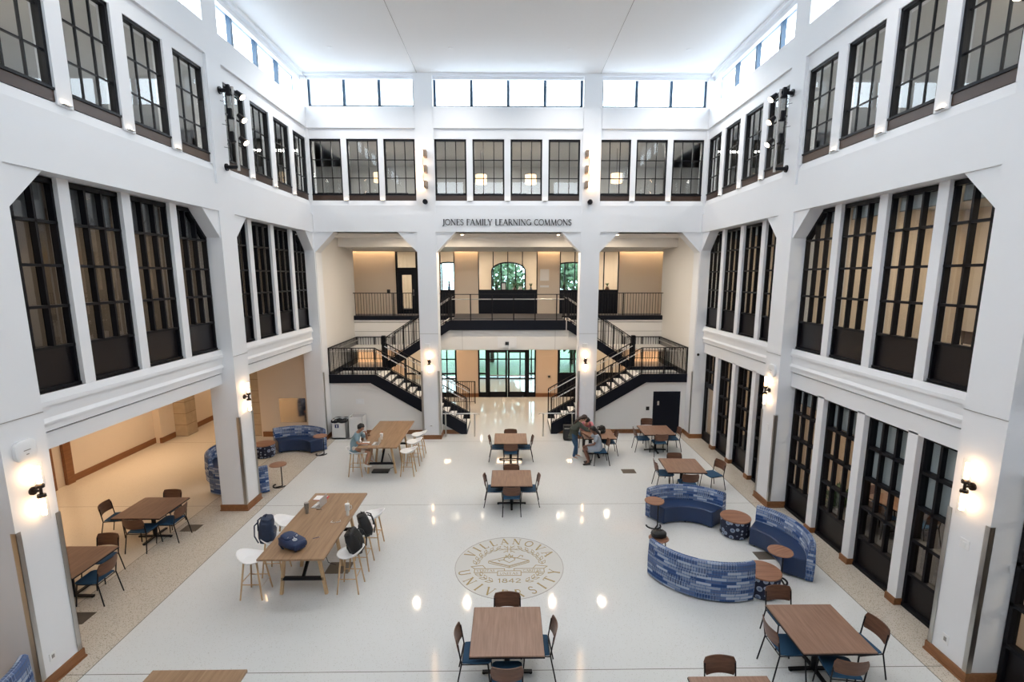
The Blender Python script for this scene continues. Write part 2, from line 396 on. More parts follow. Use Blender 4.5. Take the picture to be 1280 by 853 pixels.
def side(sx):
    X = lambda d: sx*d
    w = MB()
    bx = lambda a, b, y0, y1, z0, z1: w.box(X(a), X(b), y0, y1, z0, z1)
    for y0, y1 in PIER:
        bx(PX, 7.46, y0, y1, 0, 7.54)
    # plain stretch towards the camera's end
    bx(PX, 7.2, -1., .71, 0, 12.75)
    # beam over the second-floor windows, its upper sill band and everything above
    bx(PX, 7.46, -1., 18.56, 7.54, 8.16)
    for y0, y1 in [(-1, 1.37)]+PIER[1:3]+[(17.9, 18.56)]:
        bx(PX, 7.2, y0+.04, y1-.04, 8.16, 12.75)
    for y0, y1 in BAYS:
        bx(PX+.05, 7.2, y0-.04, y1+.04, 8.16, 8.46)
        w.prism([(X(PX+.05), 8.46), (X(PX+.09), 8.62), (X(7.2), 8.62), (X(7.2), 8.46)], y0-.04, y1+.04, 1)
        # third-floor recess: header, mullion piers
        bx(6.89, 7.2, y0-.04, y1+.04, 10.65, 10.98)
        wl = WIN3(y0, y1)
        edges = [y0-.04]+[e for p in wl for e in p]+[y1+.04]
        for a, b in zip(edges[::2], edges[1::2]): bx(6.87, 7.1, a, b, 8.6, 10.66)
        bx(PX, 7.2, y0-.04, y1+.04, 10.98, 11.62)
        w.prism([(X(PX), 11.62), (X(PX), 11.645), (X(PX+.04), 11.66), (X(7.45), 11.66), (X(7.45), 11.62)], y0-.04, y1+.04, 1)
        bx(6.95, 7.03, y0-.04, y1+.3, 12.5, 12.75); bx(7.0, 7.5, y0-.04, y1+.3, 12.70, 12.78)          # clerestory head with the blind pocket
        bx(PX+.01, 7.2, y0-.04, y1+.04, 12.62, 12.75)
        # second-floor storey: jamb slips, mullions, apron and ledges
        ws = WIN2(y0)
        for a, b in zip([p[1] for p in ws[:-1]], [p[0] for p in ws[1:]]): bx(7.10, 7.32, a, b, 4.236, 7.54)
        bx(7.10, 7.45, y0, y1, 4.20, 4.236)
        w.prism([(X(7.07), 4.12), (X(7.10), 4.236), (X(7.45), 4.236), (X(7.45), 4.12)], y0, y1, 1)
        bx(7.06, 7.45, y0, y1, 4.05, 4.12)
        bx(7.10, 7.45, y0, y1, 3.86, 4.05)
        w.prism([(X(7.10), 3.86), (X(7.07), 3.80), (X(7.07), 3.77), (X(7.45), 3.77), (X(7.45), 3.86)], y0, y1, 1)
        bx(7.10, 7.45, y0, y1, 3.655, 3.77)
        if sx < 0: bx(7.15, 7.45, y0, y1, 3.36, 3.62)
        else: bx(7.15, 7.45, y0, y1, 3.27, 3.62)
        bx(7.24, 7.45, y0, y1, 3.6, 3.67)
        # diagonal brackets in the upper corners
        for ya, s in ((y0, 1), (y1, -1)):
            w.prism([(ya-s*.02, 6.92), (ya, 6.92), (ya+s*.63, 7.56), (ya-s*.02, 7.56)], X(PX+.035), X(7.4), 0)
    if sx > 0:                                               # white piers between the storefronts
        for y0, y1 in BAYS:
            ws = WIN2(y0)
            for a, b in zip([p[1] for p in ws[:-1]], [p[0] for p in ws[1:]]): bx(7.15, 7.36, a, b, 0, 3.3)
    wall = w.build('wall_left' if sx < 0 else 'wall_right', 'white', kind='structure')
    # slots of shadow line and panel joints
    for y0, y1 in BAYS:
        B(X(7.19), X(7.25), y0, y1, 3.62, 3.655).build('trim_slot', 'black_soft', kind='structure')
    # ---- windows
    for bi, (y0, y1) in enumerate(BAYS):
        for wi, (a, b) in enumerate(WIN2(y0)):
            f = MB(); g = MB(); fx = lambda p, q, c, d, z0, z1: f.box(X(p), X(q), c, d, z0, z1)
            cut = 0
            top = 7.535
            pts = None
            if wi == 0: pts = 1
            if wi == 3: pts = -1
            def ztop(y):                                     # soffit line of the bracket
                if pts == 1: return min(top, 6.92+(y-y0)*1.015)
                if pts == -1: return min(top, 6.92+(y1-y)*1.015)
                return top
            for k in range(4):                               # deep vertical fins
                c = a+.025+(b-a-.05)*k/3
                fx(7.17, 7.27, c-.02, c+.02, 4.24 if k in (0, 3) else 4.9, ztop(c)-.01)
            for z in (6.85, 6.18, 5.545, 4.905): fx(7.17, 7.27, a, b, z-.022, z+.022)
            fx(7.16, 7.30, a, b, 4.236, 4.29)
            n = 6
            for i in range(n):
                ya = a+(b-a)*i/n; yb = a+(b-a)*(i+1)/n
                if pts is None: break
                if ztop((ya+yb)/2) < top-.01: f.bar((X(7.235), ya, ztop(ya)-.04), (X(7.235), yb, ztop(yb)-.04), .12, .07)
                else: fx(7.17, 7.30, ya, yb, top-.09, top-.01)
            if pts is None: fx(7.17, 7.30, a, b, top-.09, top-.01)
            zt = top-.02
            g.box(X(7.255), X(7.262), a, b, 4.9, zt)
            pan = B(X(7.235), X(7.25), a, b, 4.27, 4.9)
            window(f, g, 'glass_dark' if sx < 0 else 'glass', extra=[('lower_panel', pan, 'panel_bronze')])
        for wi, (a, b) in enumerate(WIN3(y0, y1)):
            if bi == 0 and wi < 2: continue
            f = MB(); g = MB(); fx = lambda p, q, c, d, z0, z1: f.box(X(p), X(q), c, d, z0, z1)
            fx(6.91, 7.02, a, a+.055, 8.66, 10.65); fx(6.91, 7.02, b-.055, b, 8.66, 10.65)
            fx(6.91, 7.02, a, b, 10.59, 10.65); fx(6.91, 7.02, a, b, 8.80, 8.86)
            for k in (1, 2):
                c = a+(b-a)*k/3; fx(6.95, 6.99, c-.012, c+.012, 8.8, 10.62)
            for z in (9.97, 9.36): fx(6.95, 6.99, a, b, z-.012, z+.012)
            g.box(X(6.965), X(6.973), a+.03, b-.03, 8.8, 10.62)
            sill = B(X(6.90), X(7.0), a, b, 8.63, 8.81); cap = B(X(6.875), X(6.98), a, b, 8.80, 8.835)
            window(f, g, 'glass', extra=[('sill_panel', sill, 'bronze_sill'), ('sill_rail', cap, 'black')])
        # clerestory lights
        f = MB(); g = MB(); ya, yb = y0+.05, y1+.3
        fx = lambda p, q, c, d, z0, z1: f.box(X(p), X(q), c, d, z0, z1)
        fx(7.2, 7.32, ya, yb, 11.66, 11.76); fx(7.2, 7.32, ya, yb, 12.66, 12.72)
        for k in range(5):
            c = ya+(yb-ya)*k/4; fx(7.2, 7.32, c-.05, c+.05, 11.64, 12.72)
        g.box(X(7.255), X(7.265), ya, yb, 11.66, 12.7)
        window(f, g, 'glass_clear', 'window_frame_blue')
    if sx > 0:                                               # ground-floor storefronts
        for bi, (y0, y1) in enumerate(BAYS):
            for wi, (a, b) in enumerate(WIN2(y0)):
                f = MB(); g = MB(); fx = lambda p, q, c, d, z0, z1: f.box(X(p), X(q), c, d, z0, z1)
                door = (bi == 2 and wi == 3)
                fx(7.26, 7.40, a, a+.06, 0.0, 3.27); fx(7.26, 7.40, b-.06, b, 0.0, 3.27)
                fx(7.26, 7.40, a, b, 3.2, 3.27); fx(7.25, 7.40, a, b, 0.0, .07)
                for k in (1, 2):
                    c = a+.03+(b-a-.06)*k/3; fx(7.26, 7.35, c-.025, c+.025, 2.12 if door else .68, 3.25)
                for z in ((2.62, 2.14) if door else (2.61, 1.96, 1.33, .68)): fx(7.26, 7.38, a, b, z-.03, z+.03)
                g.box(X(7.335), X(7.342), a, b, .06, 3.22)
                ex = []
                if door:
                    st = MB(); st.box(X(7.27), X(7.33), a+.06, a+.19, .07, 2.11); st.box(X(7.27), X(7.33), b-.19, b-.06, .07, 2.11)
                    st.box(X(7.27), X(7.33), a+.06, b-.06, .07, .32); st.box(X(7.27), X(7.33), a+.06, b-.06, 2.0, 2.11)
                    r = bpy.data.objects.new('door_1', None); C.objects.link(r); r['kind'] = 'structure'
                    f.build('door_frame', 'black', r); g.build('door_glass', 'glass', r); st.build('door_leaf', 'black', r)
                    MB().tube([(X(7.2), a+.14, .95), (X(7.2), a+.14, 1.25)], .014).build('door_handle', 'steel', r)
                else:
                    ex = [('lower_panel', B(X(7.325), X(7.34), a, b, .06, .67), 'panel_bronze')]
                    window(f, g, 'glass', extra=ex)
    # baseboards
    bb = MB()
    for y0, y1 in PIER:
        bb.box(X(PX-.03), X(7.49), y0-.03, y1+.03, 0, .16)
        bb.box(X(PX-.045), X(7.5), y0-.045, y1+.045, 0, .03)
    bb.build('baseboard_left' if sx < 0 else 'baseboard_right', 'trim_wood', kind='structure')
    if sx > 0:
        for y0, y1 in BAYS[1:]+BAYS[:1]:
            ws = WIN2(y0)
            for a, b in zip([p[1] for p in ws[:-1]], [p[0] for p in ws[1:]]):
                B(X(7.12), X(7.3), a-.012, b+.012, 0, .13).build('baseboard_block', 'trim_wood', kind='structure')
side(-1); side(1)

# ------------------------------------------------------------------ back wall
BY = 17.9
def back():
    w = MB()
    for s in (-1, 1):
        w.box(s*2.55, s*3.22, BY, 18.5, 0, 8.16)
        w.box(s*6.8, s*6.815, 17.95, 18.5, 0, 8.16)
        w.box(s*2.55, s*3.18, BY, 18.3, 8.16, 12.75)
        w.box(s*6.80, s*7.2, 17.95, 18.3, 8.16, 12.75)
    for a, b in ((-6.8, -3.22), (-2.55, 2.55), (3.22, 6.8)): w.box(a, b, BY, 18.5, 7.56, 8.16)
    bays = [(-6.82, -3.17), (-2.56, 2.56), (3.17, 6.82)]
    wins = [[(-6.79, -5.72), (-5.53, -4.46), (-4.27, -3.2)], [(-2.535+1.305*i, -2.535+1.305*i+1.09) for i in range(4)], [(3.15, 4.22), (4.41, 5.48), (5.67, 6.74)]]
    for (a, b), ws in zip(bays, wins):
        w.box(a, b, BY+.04, 18.3, 8.16, 8.46)
        w.prism([(BY+.04, 8.46), (BY+.08, 8.62), (18.3, 8.62), (18.3, 8.46)], a, b, 0)
        w.box(a, b, BY+.07, 18.3, 10.65, 10.98); w.box(a, b, BY, 18.3, 10.98, 11.63)
        w.prism([(BY, 11.63), (BY, 11.65), (BY+.04, 11.67), (18.5, 11.67), (18.5, 11.63)], a-.05, b+.05, 0)
        w.box(a, b, BY+.12, BY+.19, 12.56, 12.75); w.box(a, b, BY+.12, 18.5, 12.7, 12.78); w.box(a, b, BY+.01, 18.2, 12.64, 12.75)
        e = [a]+[q for p in ws for q in p]+[b]
        for p, q in zip(e[::2], e[1::2]): w.box(p, q, BY+.06, 18.2, 8.6, 10.66)
        for wi, (p, q) in enumerate(ws):
            f = MB(); g = MB()
            f.box(p, p+.055, 18.0, 18.11, 8.66, 10.65); f.box(q-.055, q, 18.0, 18.11, 8.66, 10.65)
            f.box(p, q, 18.0, 18.11, 10.59, 10.65); f.box(p, q, 18.0, 18.11, 8.8, 8.86)
            for k in (1, 2): c = p+(q-p)*k/3; f.box(c-.012, c+.012, 18.03, 18.07, 8.8, 10.62)
            for z in (9.98, 9.38): f.box(p, q, 18.03, 18.07, z-.012, z+.012)
            g.box(p+.03, q-.03, 18.05, 18.058, 8.8, 10.62)
            window(f, g, 'glass', extra=[('sill_panel', B(p, q, 17.99, 18.09, 8.63, 8.81), 'bronze_sill'), ('sill_rail', B(p, q, 17.965, 18.07, 8.80, 8.835), 'black')])
        f = MB(); g = MB(); n = 4 if b-a > 4 else 3; p, q = a+.0, b
        f.box(p, q, 18.2, 18.32, 11.68, 11.79); f.box(p, q, 18.2, 18.32, 12.66, 12.72)
        for k in range(n+1): c = p+.04+(q-p-.08)*k/n; f.box(c-.05, c+.05, 18.2, 18.32, 11.65, 12.72)
        g.box(p, q, 18.255, 18.265, 11.66, 12.7)
        window(f, g, 'glass_clear', 'window_frame_blue')
    for s in (-1, 1):                                        # brackets
        for xa, d in ((s*2.55, -s), (s*3.22, s), (s*6.8, -s)):
            w.prism([(xa-d*.02, 6.86), (xa, 6.86), (xa+d*.70, 7.58), (xa-d*.02, 7.58)], BY+.035, 18.45, 1)
    w.build('wall_back', 'white', kind='structure')
    bb = MB()
    for s in (-1, 1):
        bb.box(s*2.52, s*3.25, BY-.03, 18.51, 0, .16)
    bb.box(-6.8, -1.75, 18.52, 18.55, 0, .16); bb.box(1.75, 5.5, 18.52, 18.55, 0, .16); bb.box(6.62, 6.8, 18.52, 18.55, 0, .16)
    bb.build('baseboard_back', 'trim_wood', kind='structure')
    s = 'JONES FAMILY LEARNING COMMONS'; k = 4.52/text_width(s)
    m = MB(); h = .20
    text_line(m, s, lambda x, y, d: (-2.31+x*k, BY-.004-d, 7.79+y*h), .02)
    tag(m.build('wall_lettering', 'letter_black'), 'black serif capitals reading JONES FAMILY LEARNING COMMONS on the white beam', 'sign')
back()

# ------------------------------------------------------------------ floor, ceiling, outer shell
B(-13.2, 12.5, -1.2, 30, -.3, 0).build('floor', 'terrazzo', kind='structure')
cb = MB(); cb.box(-7.5, 7.5, -1.2, 18.5, 12.72, 13.0); cb.build('ceiling', 'ceiling_white', kind='structure')
sm = MB()
for x in (-3.05, 3.1): sm.box(x-.006, x+.006, -1, 17.95, 12.712, 12.722)
sm.build('trim_ceiling_joint', 'steel_grey', kind='structure')
fw = MB()                                                    # end wall behind the camera, with an unseen gap on top added for daylight
fw.box(-7.2, 7.2, -1.2, -1.0, 0, 11.65)
for x in (-6.9, -2.9, 2.9, 6.9): fw.box(x-.35, x+.35, -1.2, -1.0, 11.65, 12.75)
fw.build('wall_front', 'white', kind='structure')

# ring of rooms around the hall: slabs and outer walls
sl = MB()
for s in (-1, 1):
    sl.box(s*7.46, s*13.4, -1.2, 30, 3.55 if s < 0 else 3.45, 4.18)
    sl.box(s*7.46, s*13.4, -1.2, 30, 7.62, 8.3)
    sl.box(s*7.2, s*13.4, -1.2, 30, 11.0, 11.5)
sl.box(-7.46, 7.46, 24.0, 30, 3.0, 4.18); sl.box(-13.4, 13.4, 18.5, 30, 7.62, 8.3); sl.box(-13.4, 13.4, 18.3, 30, 11.0, 11.5)
sl.build('ceiling_slab', 'office_grey', kind='structure')
rt = MB(); rt.box(-20, -7.2, -9, 30, 11.5, 11.54); rt.box(7.2, 20, -9, 30, 11.5, 11.54); rt.box(-7.2, 7.2, 18.5, 30, 11.5, 11.54); rt.box(-7.2, 7.2, -9, -1.2, 11.5, 11.54); rt.build('roof_bounce', 'white', kind='structure')  # unseen white roof, added to bounce sky light up at the ceiling
ow = MB()
for s in (-1, 1):                                            # upper outer walls with a strip window
    ow.box(s*13.0, s*13.2, -1.2, 30, 8.3, 8.75); ow.box(s*13.0, s*13.2, -1.2, 30, 9.85, 11.0)
    for i in range(14): ow.box(s*13.0, s*13.2, -1.2+2.4*i, -1.2+2.4*i+.55, 8.75, 9.85)
ow.box(-13, 13, 24.0, 24.2, 8.3, 8.75); ow.box(-13, 13, 24.0, 24.2, 9.85, 11.0)
for i in range(10): ow.box(-12.9+2.75*i, -12.9+2.75*i+.7, 24, 24.2, 8.75, 9.85)
ow.build('wall_outer_upper', 'office_grey', kind='structure')
for s_ in (-1, 1):
    f = MB(); g = B(s_*13.08, s_*13.09, -1.2, 30, 8.75, 9.85)
    for i in range(14):
        for k in (.55, 1.45, 2.34): f.box(s_*13.02, s_*13.1, -1.2+2.4*i+k, -1.2+2.4*i+k+.06, 8.75, 9.85)
    f.box(s_*13.02, s_*13.1, -1.2, 30, 8.75, 8.81); f.box(s_*13.02, s_*13.1, -1.2, 30, 9.79, 9.85)
    window(f, g, 'glass_dimmed', 'black')
f = MB(); g = B(-13, 13, 24.08, 24.09, 8.75, 9.85)
for i in range(10):
    for k in (.7, 1.7, 2.69): f.box(-12.9+2.75*i+k, -12.9+2.75*i+k+.06, 24.02, 24.1, 8.75, 9.85)
f.box(-13, 13, 24.02, 24.1, 8.75, 8.81); f.box(-13, 13, 24.02, 24.1, 9.79, 9.85); window(f, g, 'glass_dimmed', 'black')
cw = MB()
cw.box(-13.4, -12.95, -1.2, 17.6, 0, 3.55)                   # left corridor wall
cw.box(-12.95, -12.6, 18.9, 30, 0, 3.55)
cw.box(-12.95, -12.7, 17.6, 18.9, 0, 3.55)
cw.box(-9.4, -7.1, 18.3, 18.55, 0, 3.55)                     # end wall of the corridor beside the hall
cw.box(-13.2, -9.2, 26.0, 26.2, 0, 3.55)  # both end walls added to shut sky light out of the corridor
cw.box(-13.4, -7.2, -1.3, -1.1, 0, 3.55)
cw.build('wall_corridor', 'cream', kind='structure')
for (a, b, c, d) in ((-12.95, -12.92, -1, 13.35), (-12.95, -12.92, 14.0, 17.62), (-12.75, -12.66, 17.55, 18.3), (-12.6, -12.57, 18.95, 29)):
    B(a, b, c, d, 0, .2).build('baseboard_corridor', 'trim_wood', kind='structure')
B(-9.35, -7.4, 18.27, 18.3, 0, .2).build('baseboard_corridor', 'trim_wood', kind='structure')
dj = MB(); dj.box(-12.96, -12.86, 13.35, 13.5, 0, 2.7); dj.box(-12.96, -12.86, 13.85, 14.1, 0, 3.5)
dj.build('door_3_jamb', 'trim_wood', kind='structure')
B(-12.96, -12.93, 12.3, 13.35, .0, 2.7).build('door_2', 'black', kind='structure')
for a, b in ((-12.72, -12.25), (-9.83, -9.35)):
    B(a, b, 18.36, 19.0, 0, 3.5).build('column_stone', 'stone', kind='structure', bevel=.02)

ew = MB()  # unseen end walls, added to keep sky light out of the rooms
for s_ in (-1, 1):
    ew.box(s_*7.2, s_*13.4, -1.3, -1.1, 8.2, 11.2); ew.box(s_*7.2, s_*13.4, -1.3, -1.1, 4.1, 7.7); ew.box(s_*7.2, s_*13.4, 24.2, 24.4, 8.2, 11.2); ew.box(s_*9.2, s_*13.4, 29.9, 30.1, 4.1, 7.7)
    ew.box(s_*13.0, s_*13.2, -1.2, 30, 4.1, 7.7)
ew.box(7.2, 13.4, -1.3, -1.1, 0, 3.5)
ew.build('wall_light_stop', 'office_grey', kind='structure')
# rooms on the right and the second floor
rw = MB()
rw.box(11.5, 11.7, -1.2, 18.2, 0, 3.5); rw.box(7.4, 11.5, 12.44, 12.6, 0, 3.5); rw.box(7.4, 11.5, 6.7, 6.85, 0, 3.5); rw.box(7.4, 11.7, 18.2, 18.4, 0, 3.5)
rw.build('wall_study_room', 'tan', kind='structure')
B(7.42, 11.5, -1.2, 18.2, 0, .01).build('floor_study_room', 'carpet', kind='structure')
for s in (-1, 1):
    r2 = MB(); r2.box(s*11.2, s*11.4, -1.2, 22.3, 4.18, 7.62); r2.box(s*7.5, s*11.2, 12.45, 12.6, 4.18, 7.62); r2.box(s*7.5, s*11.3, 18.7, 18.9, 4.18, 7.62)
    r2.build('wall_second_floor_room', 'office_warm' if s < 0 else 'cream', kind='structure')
    B(s*7.45, s*11.2, -1.2, 18.7, 4.18, 4.2).build('floor_second_level', 'carpet', kind='structure')
    B(s*7.25, s*13.0, -1.2, 24, 8.3, 8.32).build('floor_third_level', 'bounce_carpet', kind='structure')
B(-7.2, 7.2, 18.4, 24, 8.3, 8.32).build('floor_third_level', 'bounce_carpet', kind='structure')

# ------------------------------------------------------------------ stair hall behind the back piers
HY = 18.55; WY = 24.5
hw = MB()
for s in (-1, 1):
    hw.box(s*6.86, s*7.3, 18.5, 22.4, 0, 7.7)                # side walls
    hw.box(s*7.3, s*9.0, 22.2, 22.4, 0, 7.7)
    hw.box(s*9.0, s*9.2, 22.4, WY, 0, 7.7)
    # wall under the lower flight and landing, cut to the stringer
    zl = lambda x: max(0, (abs(x)-1.68)*.61)
    q = [(s*1.72, 0), (s*5.25, 2.06), (s*6.86, 2.06), (s*6.86, 0)] if s < 0 else [(1.72, 0), (5.25, 2.06), (6.86, 2.06), (6.86, 0)]
    hw.prism(q, HY, HY+.12, 1)
hw.build('wall_stair_hall', 'hall_white', kind='structure')
bh = MB()
bh.box(-2.55, 2.5, 20.55, 20.7, 3.0, 4.18)                   # bulkhead below the centre landing
bh.box(-9.0, -2.5, 22.1, 22.3, 3.02, 4.18); bh.box(2.5, 9.0, 22.1, 22.3, 3.02, 4.18)
bh.box(-2.54, -2.4, 20.71, 22.09, 3.0, 4.05); bh.box(2.36, 2.49, 20.71, 22.09, 3.0, 4.05)
for s in (-1, 1): bh.prism([(s*2.5, 3.0), (s*3.68, 3.0), (s*2.5, 3.78)] if s > 0 else [(s*2.5, 3.0), (s*2.5, 3.78), (s*3.68, 3.0)], 20.6, 20.68, 1)
bh.build('wall_bulkhead', 'hall_white', kind='structure')
jn = MB()
for s in (-1, 1):
    jn.box(s*9, s*2.5, 22.094, 22.1, 3.60, 3.615); jn.box(s*9, s*2.5, 22.092, 22.1, 4.0, 4.03)
    jn.box(s*1.93, s*1.94, 20.546, 20.55, 3.0, 3.85)
    jn.box(s*2.55, s*3.22, BY-.003, BY, 3.965, 3.975)
    jn.box(s*6.81, s*6.823, 6.45, 7.12, 4.05, 4.058); jn.box(s*6.81, s*6.823, 12.2, 12.88, 4.05, 4.058)
    jn.box(s*2.43, s*2.43+.004, 17.9, 18.5, 0, 0.001)
jn.build('trim_joint', 'steel_grey', kind='structure')
fl = MB(); fl.box(-2.42, 2.36, 20.5, 22.2, 4.06, 4.22); fl.box(-9.0, 9.0, 22.12, WY+5, 4.1, 4.22)
fl.build('floor_second_gallery', 'carpet', kind='structure')
sf_ = MB(); sf_.box(-2.42, 2.36, 20.44, 20.5, 3.83, 4.24); sf_.build('trim_gallery_fascia', 'dark_blue_black', kind='structure')
for a, b in ((-9., -2.42), (2.36, 9.)):
    B(a, b, 22.06, 22.1, 4.12, 4.30).build('trim_gallery_fascia', 'dark_blue_black', kind='structure')
# ceiling of the stair hall with dropped soffit and light cove
hc = MB(); hc.box(-7.3, 7.3, 18.0, 20.6, 7.56, 7.9); hc.box(-9.0, 9.0, 20.5, 24.25, 7.2, 7.6); hc.box(-9.2, 9.2, 24.25, 24.8, 7.4, 7.7)
hc.box(-9.2, -7.2, 20.5, 22.3, 7.2, 7.6); hc.box(7.2, 9.2, 20.5, 22.3, 7.2, 7.6)
hc.build('ceiling_stair_hall', 'hall_white', kind='structure')
hg = MB(); hg.box(-9.2, 9.2, 20.6, 30, 2.98, 3.02); hg.build('ceiling_ground_passage', 'hall_white', kind='structure')

# back walls of the stair hall, upper level (glazed studio) and ground level (entrance)
ub = MB()
for a, b in ((-9.2, -5.47), (-2.63, -1.48), (1.4, 2.49), (5.37, 9.2)): ub.box(a, b, WY, WY+.2, 4.2, 7.42)
ub.box(-4.42, -3.34, WY, WY+.2, 4.2, 7.42)
ub.build('wall_gallery', 'cream', kind='structure')
def partition(x0, x1, n, zsill=5.36):
    f = MB(); g = MB(); p = MB()
    f.box(x0, x1, WY-.03, WY+.06, 7.22, 7.30); f.box(x0, x1, WY-.04, WY+.06, zsill-.04, zsill+.03)
    for k in range(n+1):
        c = x0+.02+(x1-x0-.04)*k/n; f.box(c-.02, c+.02, WY-.03, WY+.06, zsill, 7.25)
    g.box(x0, x1, WY+.01, WY+.018, zsill, 7.25); p.box(x0, x1, WY-.02, WY+.02, 4.22, zsill)
    for k in range(n): p.box(x0+(x1-x0)*k/n+.01, x0+(x1-x0)*(k+1)/n-.01, WY-.03, WY-.02, 4.3, zsill-.06)
    window(f, g, 'glass_clear', 'black', [('lower_panel', p, 'dark_blue_black')])
partition(-1.48, 1.4, 4); partition(-3.34, -2.63, 1); partition(2.49, 5.37, 4)
# glazed door on the upper gallery
dr = bpy.data.objects.new('door_4', None); C.objects.link(dr); dr['kind'] = 'structure'
f = MB(); f.box(-5.47, -5.38, WY-.05, WY+.08, 4.22, 7.25); f.box(-4.5, -4.40, WY-.05, WY+.08, 4.22, 7.25); f.box(-5.47, -4.4, WY-.05, WY+.08, 6.33, 6.45); f.box(-5.47, -4.4, WY-.05, WY+.08, 7.2, 7.3); f.build('door_frame', 'black', dr)
f = MB(); f.box(-5.38, -5.18, WY-.03, WY+.02, 4.22, 6.33); f.box(-4.72, -4.5, WY-.03, WY+.02, 4.22, 6.33); f.box(-5.2, -4.7, WY-.03, WY+.02, 6.1, 6.33); f.box(-5.2, -4.7, WY-.03, WY+.02, 4.22, 4.45); f.build('door_leaf', 'dark_blue_black', dr)
B(-5.4, -4.45, WY, WY+.01, 4.3, 7.2).build('door_glass', 'glass', dr)
MB().tube([(-4.62, WY-.08, 5.1), (-4.62, WY-.08, 5.4)], .014).build('door_handle', 'steel', dr)
tag(B(-5.93, -5.78, WY-.04, WY, 5.24, 5.40).build('intercom', 'plastic_black'), 'small black card reader on the cream wall left of the upper glazed door', 'reader')

gb = MB()
for a, b in ((-9.2, -5.2), (-2.62, -1.53), (1.35, 2.45), (5.6, 9.2)): gb.box(a, b, WY, WY+.2, 0, 3.0)
gb.build('wall_ground_back', 'tan', kind='structure')
for a, b in ((-9.2, -5.2), (-2.62, -1.53), (1.35, 2.45), (5.6, 9.2)): B(a, b, WY-.03, WY, 0, .2).build('baseboard_back', 'trim_wood', kind='structure')
def storefront(x0, x1, mull, solid=False):
    f = MB(); g = MB()
    f.box(x0, x1, WY-.03, WY+.06, 0, .25); f.box(x0, x1, WY-.03, WY+.06, 1.17, 1.25); f.box(x0, x1, WY-.03, WY+.06, 2.92, 3.0)
    for c in mull: f.box(c-.035, c+.035, WY-.03, WY+.06, 0, 3.0)
    g.box(x0, x1, WY+.01, WY+.02, .2, 2.95)
    return window(f, g, 'glass_clear', 'black', [('lower_panel', B(x0, x1, WY-.02, WY+.0, .25, 1.17), 'dark_blue_black')] if solid else ())
storefront(-5.2, -2.62, (-5.16, -4.2, -3.4, -2.66)); storefront(2.45, 5.6, (2.49, 3.3, 4.2, 5.56), True)
storefront(-1.53, -1.15, (-1.5,)); storefront(.98, 1.35, (1.32,))
dr = bpy.data.objects.new('door_5', None); C.objects.link(dr); dr['kind'] = 'structure'
f = MB(); f.box(-1.17, -1.05, WY-.06, WY+.08, 0, 2.5); f.box(.9, 1.02, WY-.06, WY+.08, 0, 2.5); f.box(-1.17, 1.02, WY-.06, WY+.08, 2.38, 2.5)
f.box(-1.17, 1.02, WY-.03, WY+.06, 2.9, 3.0); f.build('door_frame', 'black', dr)
for k, (a, b) in enumerate(((-1.05, -.08), (-.06, .9))):
    l = MB(); l.box(a, a+.1, WY-.05, WY, 0, 2.38); l.box(b-.1, b, WY-.05, WY, 0, 2.38); l.box(a, b, WY-.05, WY, .0, .28); l.box(a, b, WY-.05, WY, 2.28, 2.38)
    lf = l.build('door_leaf', 'black', dr)
    MB().box(a+.1, b-.1, WY-.09, WY-.06, 1.10, 1.15).build('push_bar', 'steel_grey', lf)
    B(a+.1, b-.1, WY-.02, WY-.01, .28, 2.28).build('door_glass', 'glass_clear', lf)
# entrance lobby beyond
EY = 29.0
lb = MB(); lb.box(-9.2, -5.0, EY, EY+.2, 0, 3.0); lb.box(-3.0, -2.0, EY, EY+.2, 0, 3.0); lb.box(2.0, 3.0, EY, EY+.2, 0, 3.0); lb.box(5, 9.2, EY, EY+.2, 0, 3.0); lb.box(-9.2, -9.0, WY, EY, 0, 3); lb.box(9.0, 9.2, WY, EY, 0, 3)
# upper studio: arched window in the far wall
def arch_outline(cx, hw_, z0, zs, rise, n=12):
    return [(cx-hw_, z0)]+[(cx-hw_*math.cos(PI*i/n), zs+rise*math.sin(PI*i/n)) for i in range(n+1)]+[(cx+hw_, z0)]
for a, b in ((-9.2, -4.6), (-2.0-.25, -1.0), (.98, 2.3), (5.0, 9.2)): lb.box(a, b, EY, EY+.2, 4.2, 7.6)
for cx, hw_ in ((-.01, .99), (-3.425, 1.175), (3.65, 1.35)):
    o = arch_outline(cx, hw_, 4.2, 6.35, .5); lb.box(cx-hw_, cx+hw_, EY, EY+.2, 4.2, 5.2)
    for i in range(1, 13):
        p, q = o[i], o[i+1]; lb.prism([(p[0], p[1]), (q[0], q[1]), (q[0], 7.6), (p[0], 7.6)], EY, EY+.2, 1)
lb.build('wall_entrance_lobby', 'cream', kind='structure')
for cx, hw_ in ((-.01, .99), (-3.425, 1.175), (3.65, 1.35)):
    o = arch_outline(cx, hw_-.03, 5.2, 6.35, .47); f = MB()
    for p, q in zip(o, o[1:]): f.bar((p[0], EY-.02, p[1]), (q[0], EY-.02, q[1]), .08, .08, (0, 1, 0))
    for k in (-.42, .42): f.box(cx+k-.035, cx+k+.035, EY-.05, EY+.03, 5.2, 6.78)
    f.box(cx-hw_, cx+hw_, EY-.05, EY+.03, 5.2, 5.28)
    window(f, B(cx-hw_, cx+hw_, EY+.05, EY+.06, 5.2, 6.9), 'glass_tinted', 'black')
for x0, x1 in ((-5, -3), (-2, 2), (3, 5)):
    f = MB(); n = 6 if x1-x0 > 3 else 3
    for k in range(n+1): c = x0+(x1-x0)*k/n; f.box(c-.035, c+.035, EY-.03, EY+.05, 0, 3)
    for z in (.04, 1.2, 2.2, 2.96): f.box(x0, x1, EY-.03, EY+.05, z-.035, z+.035)
    window(f, B(x0, x1, EY, EY+.01, 0, 3), 'glass_tinted', 'black')
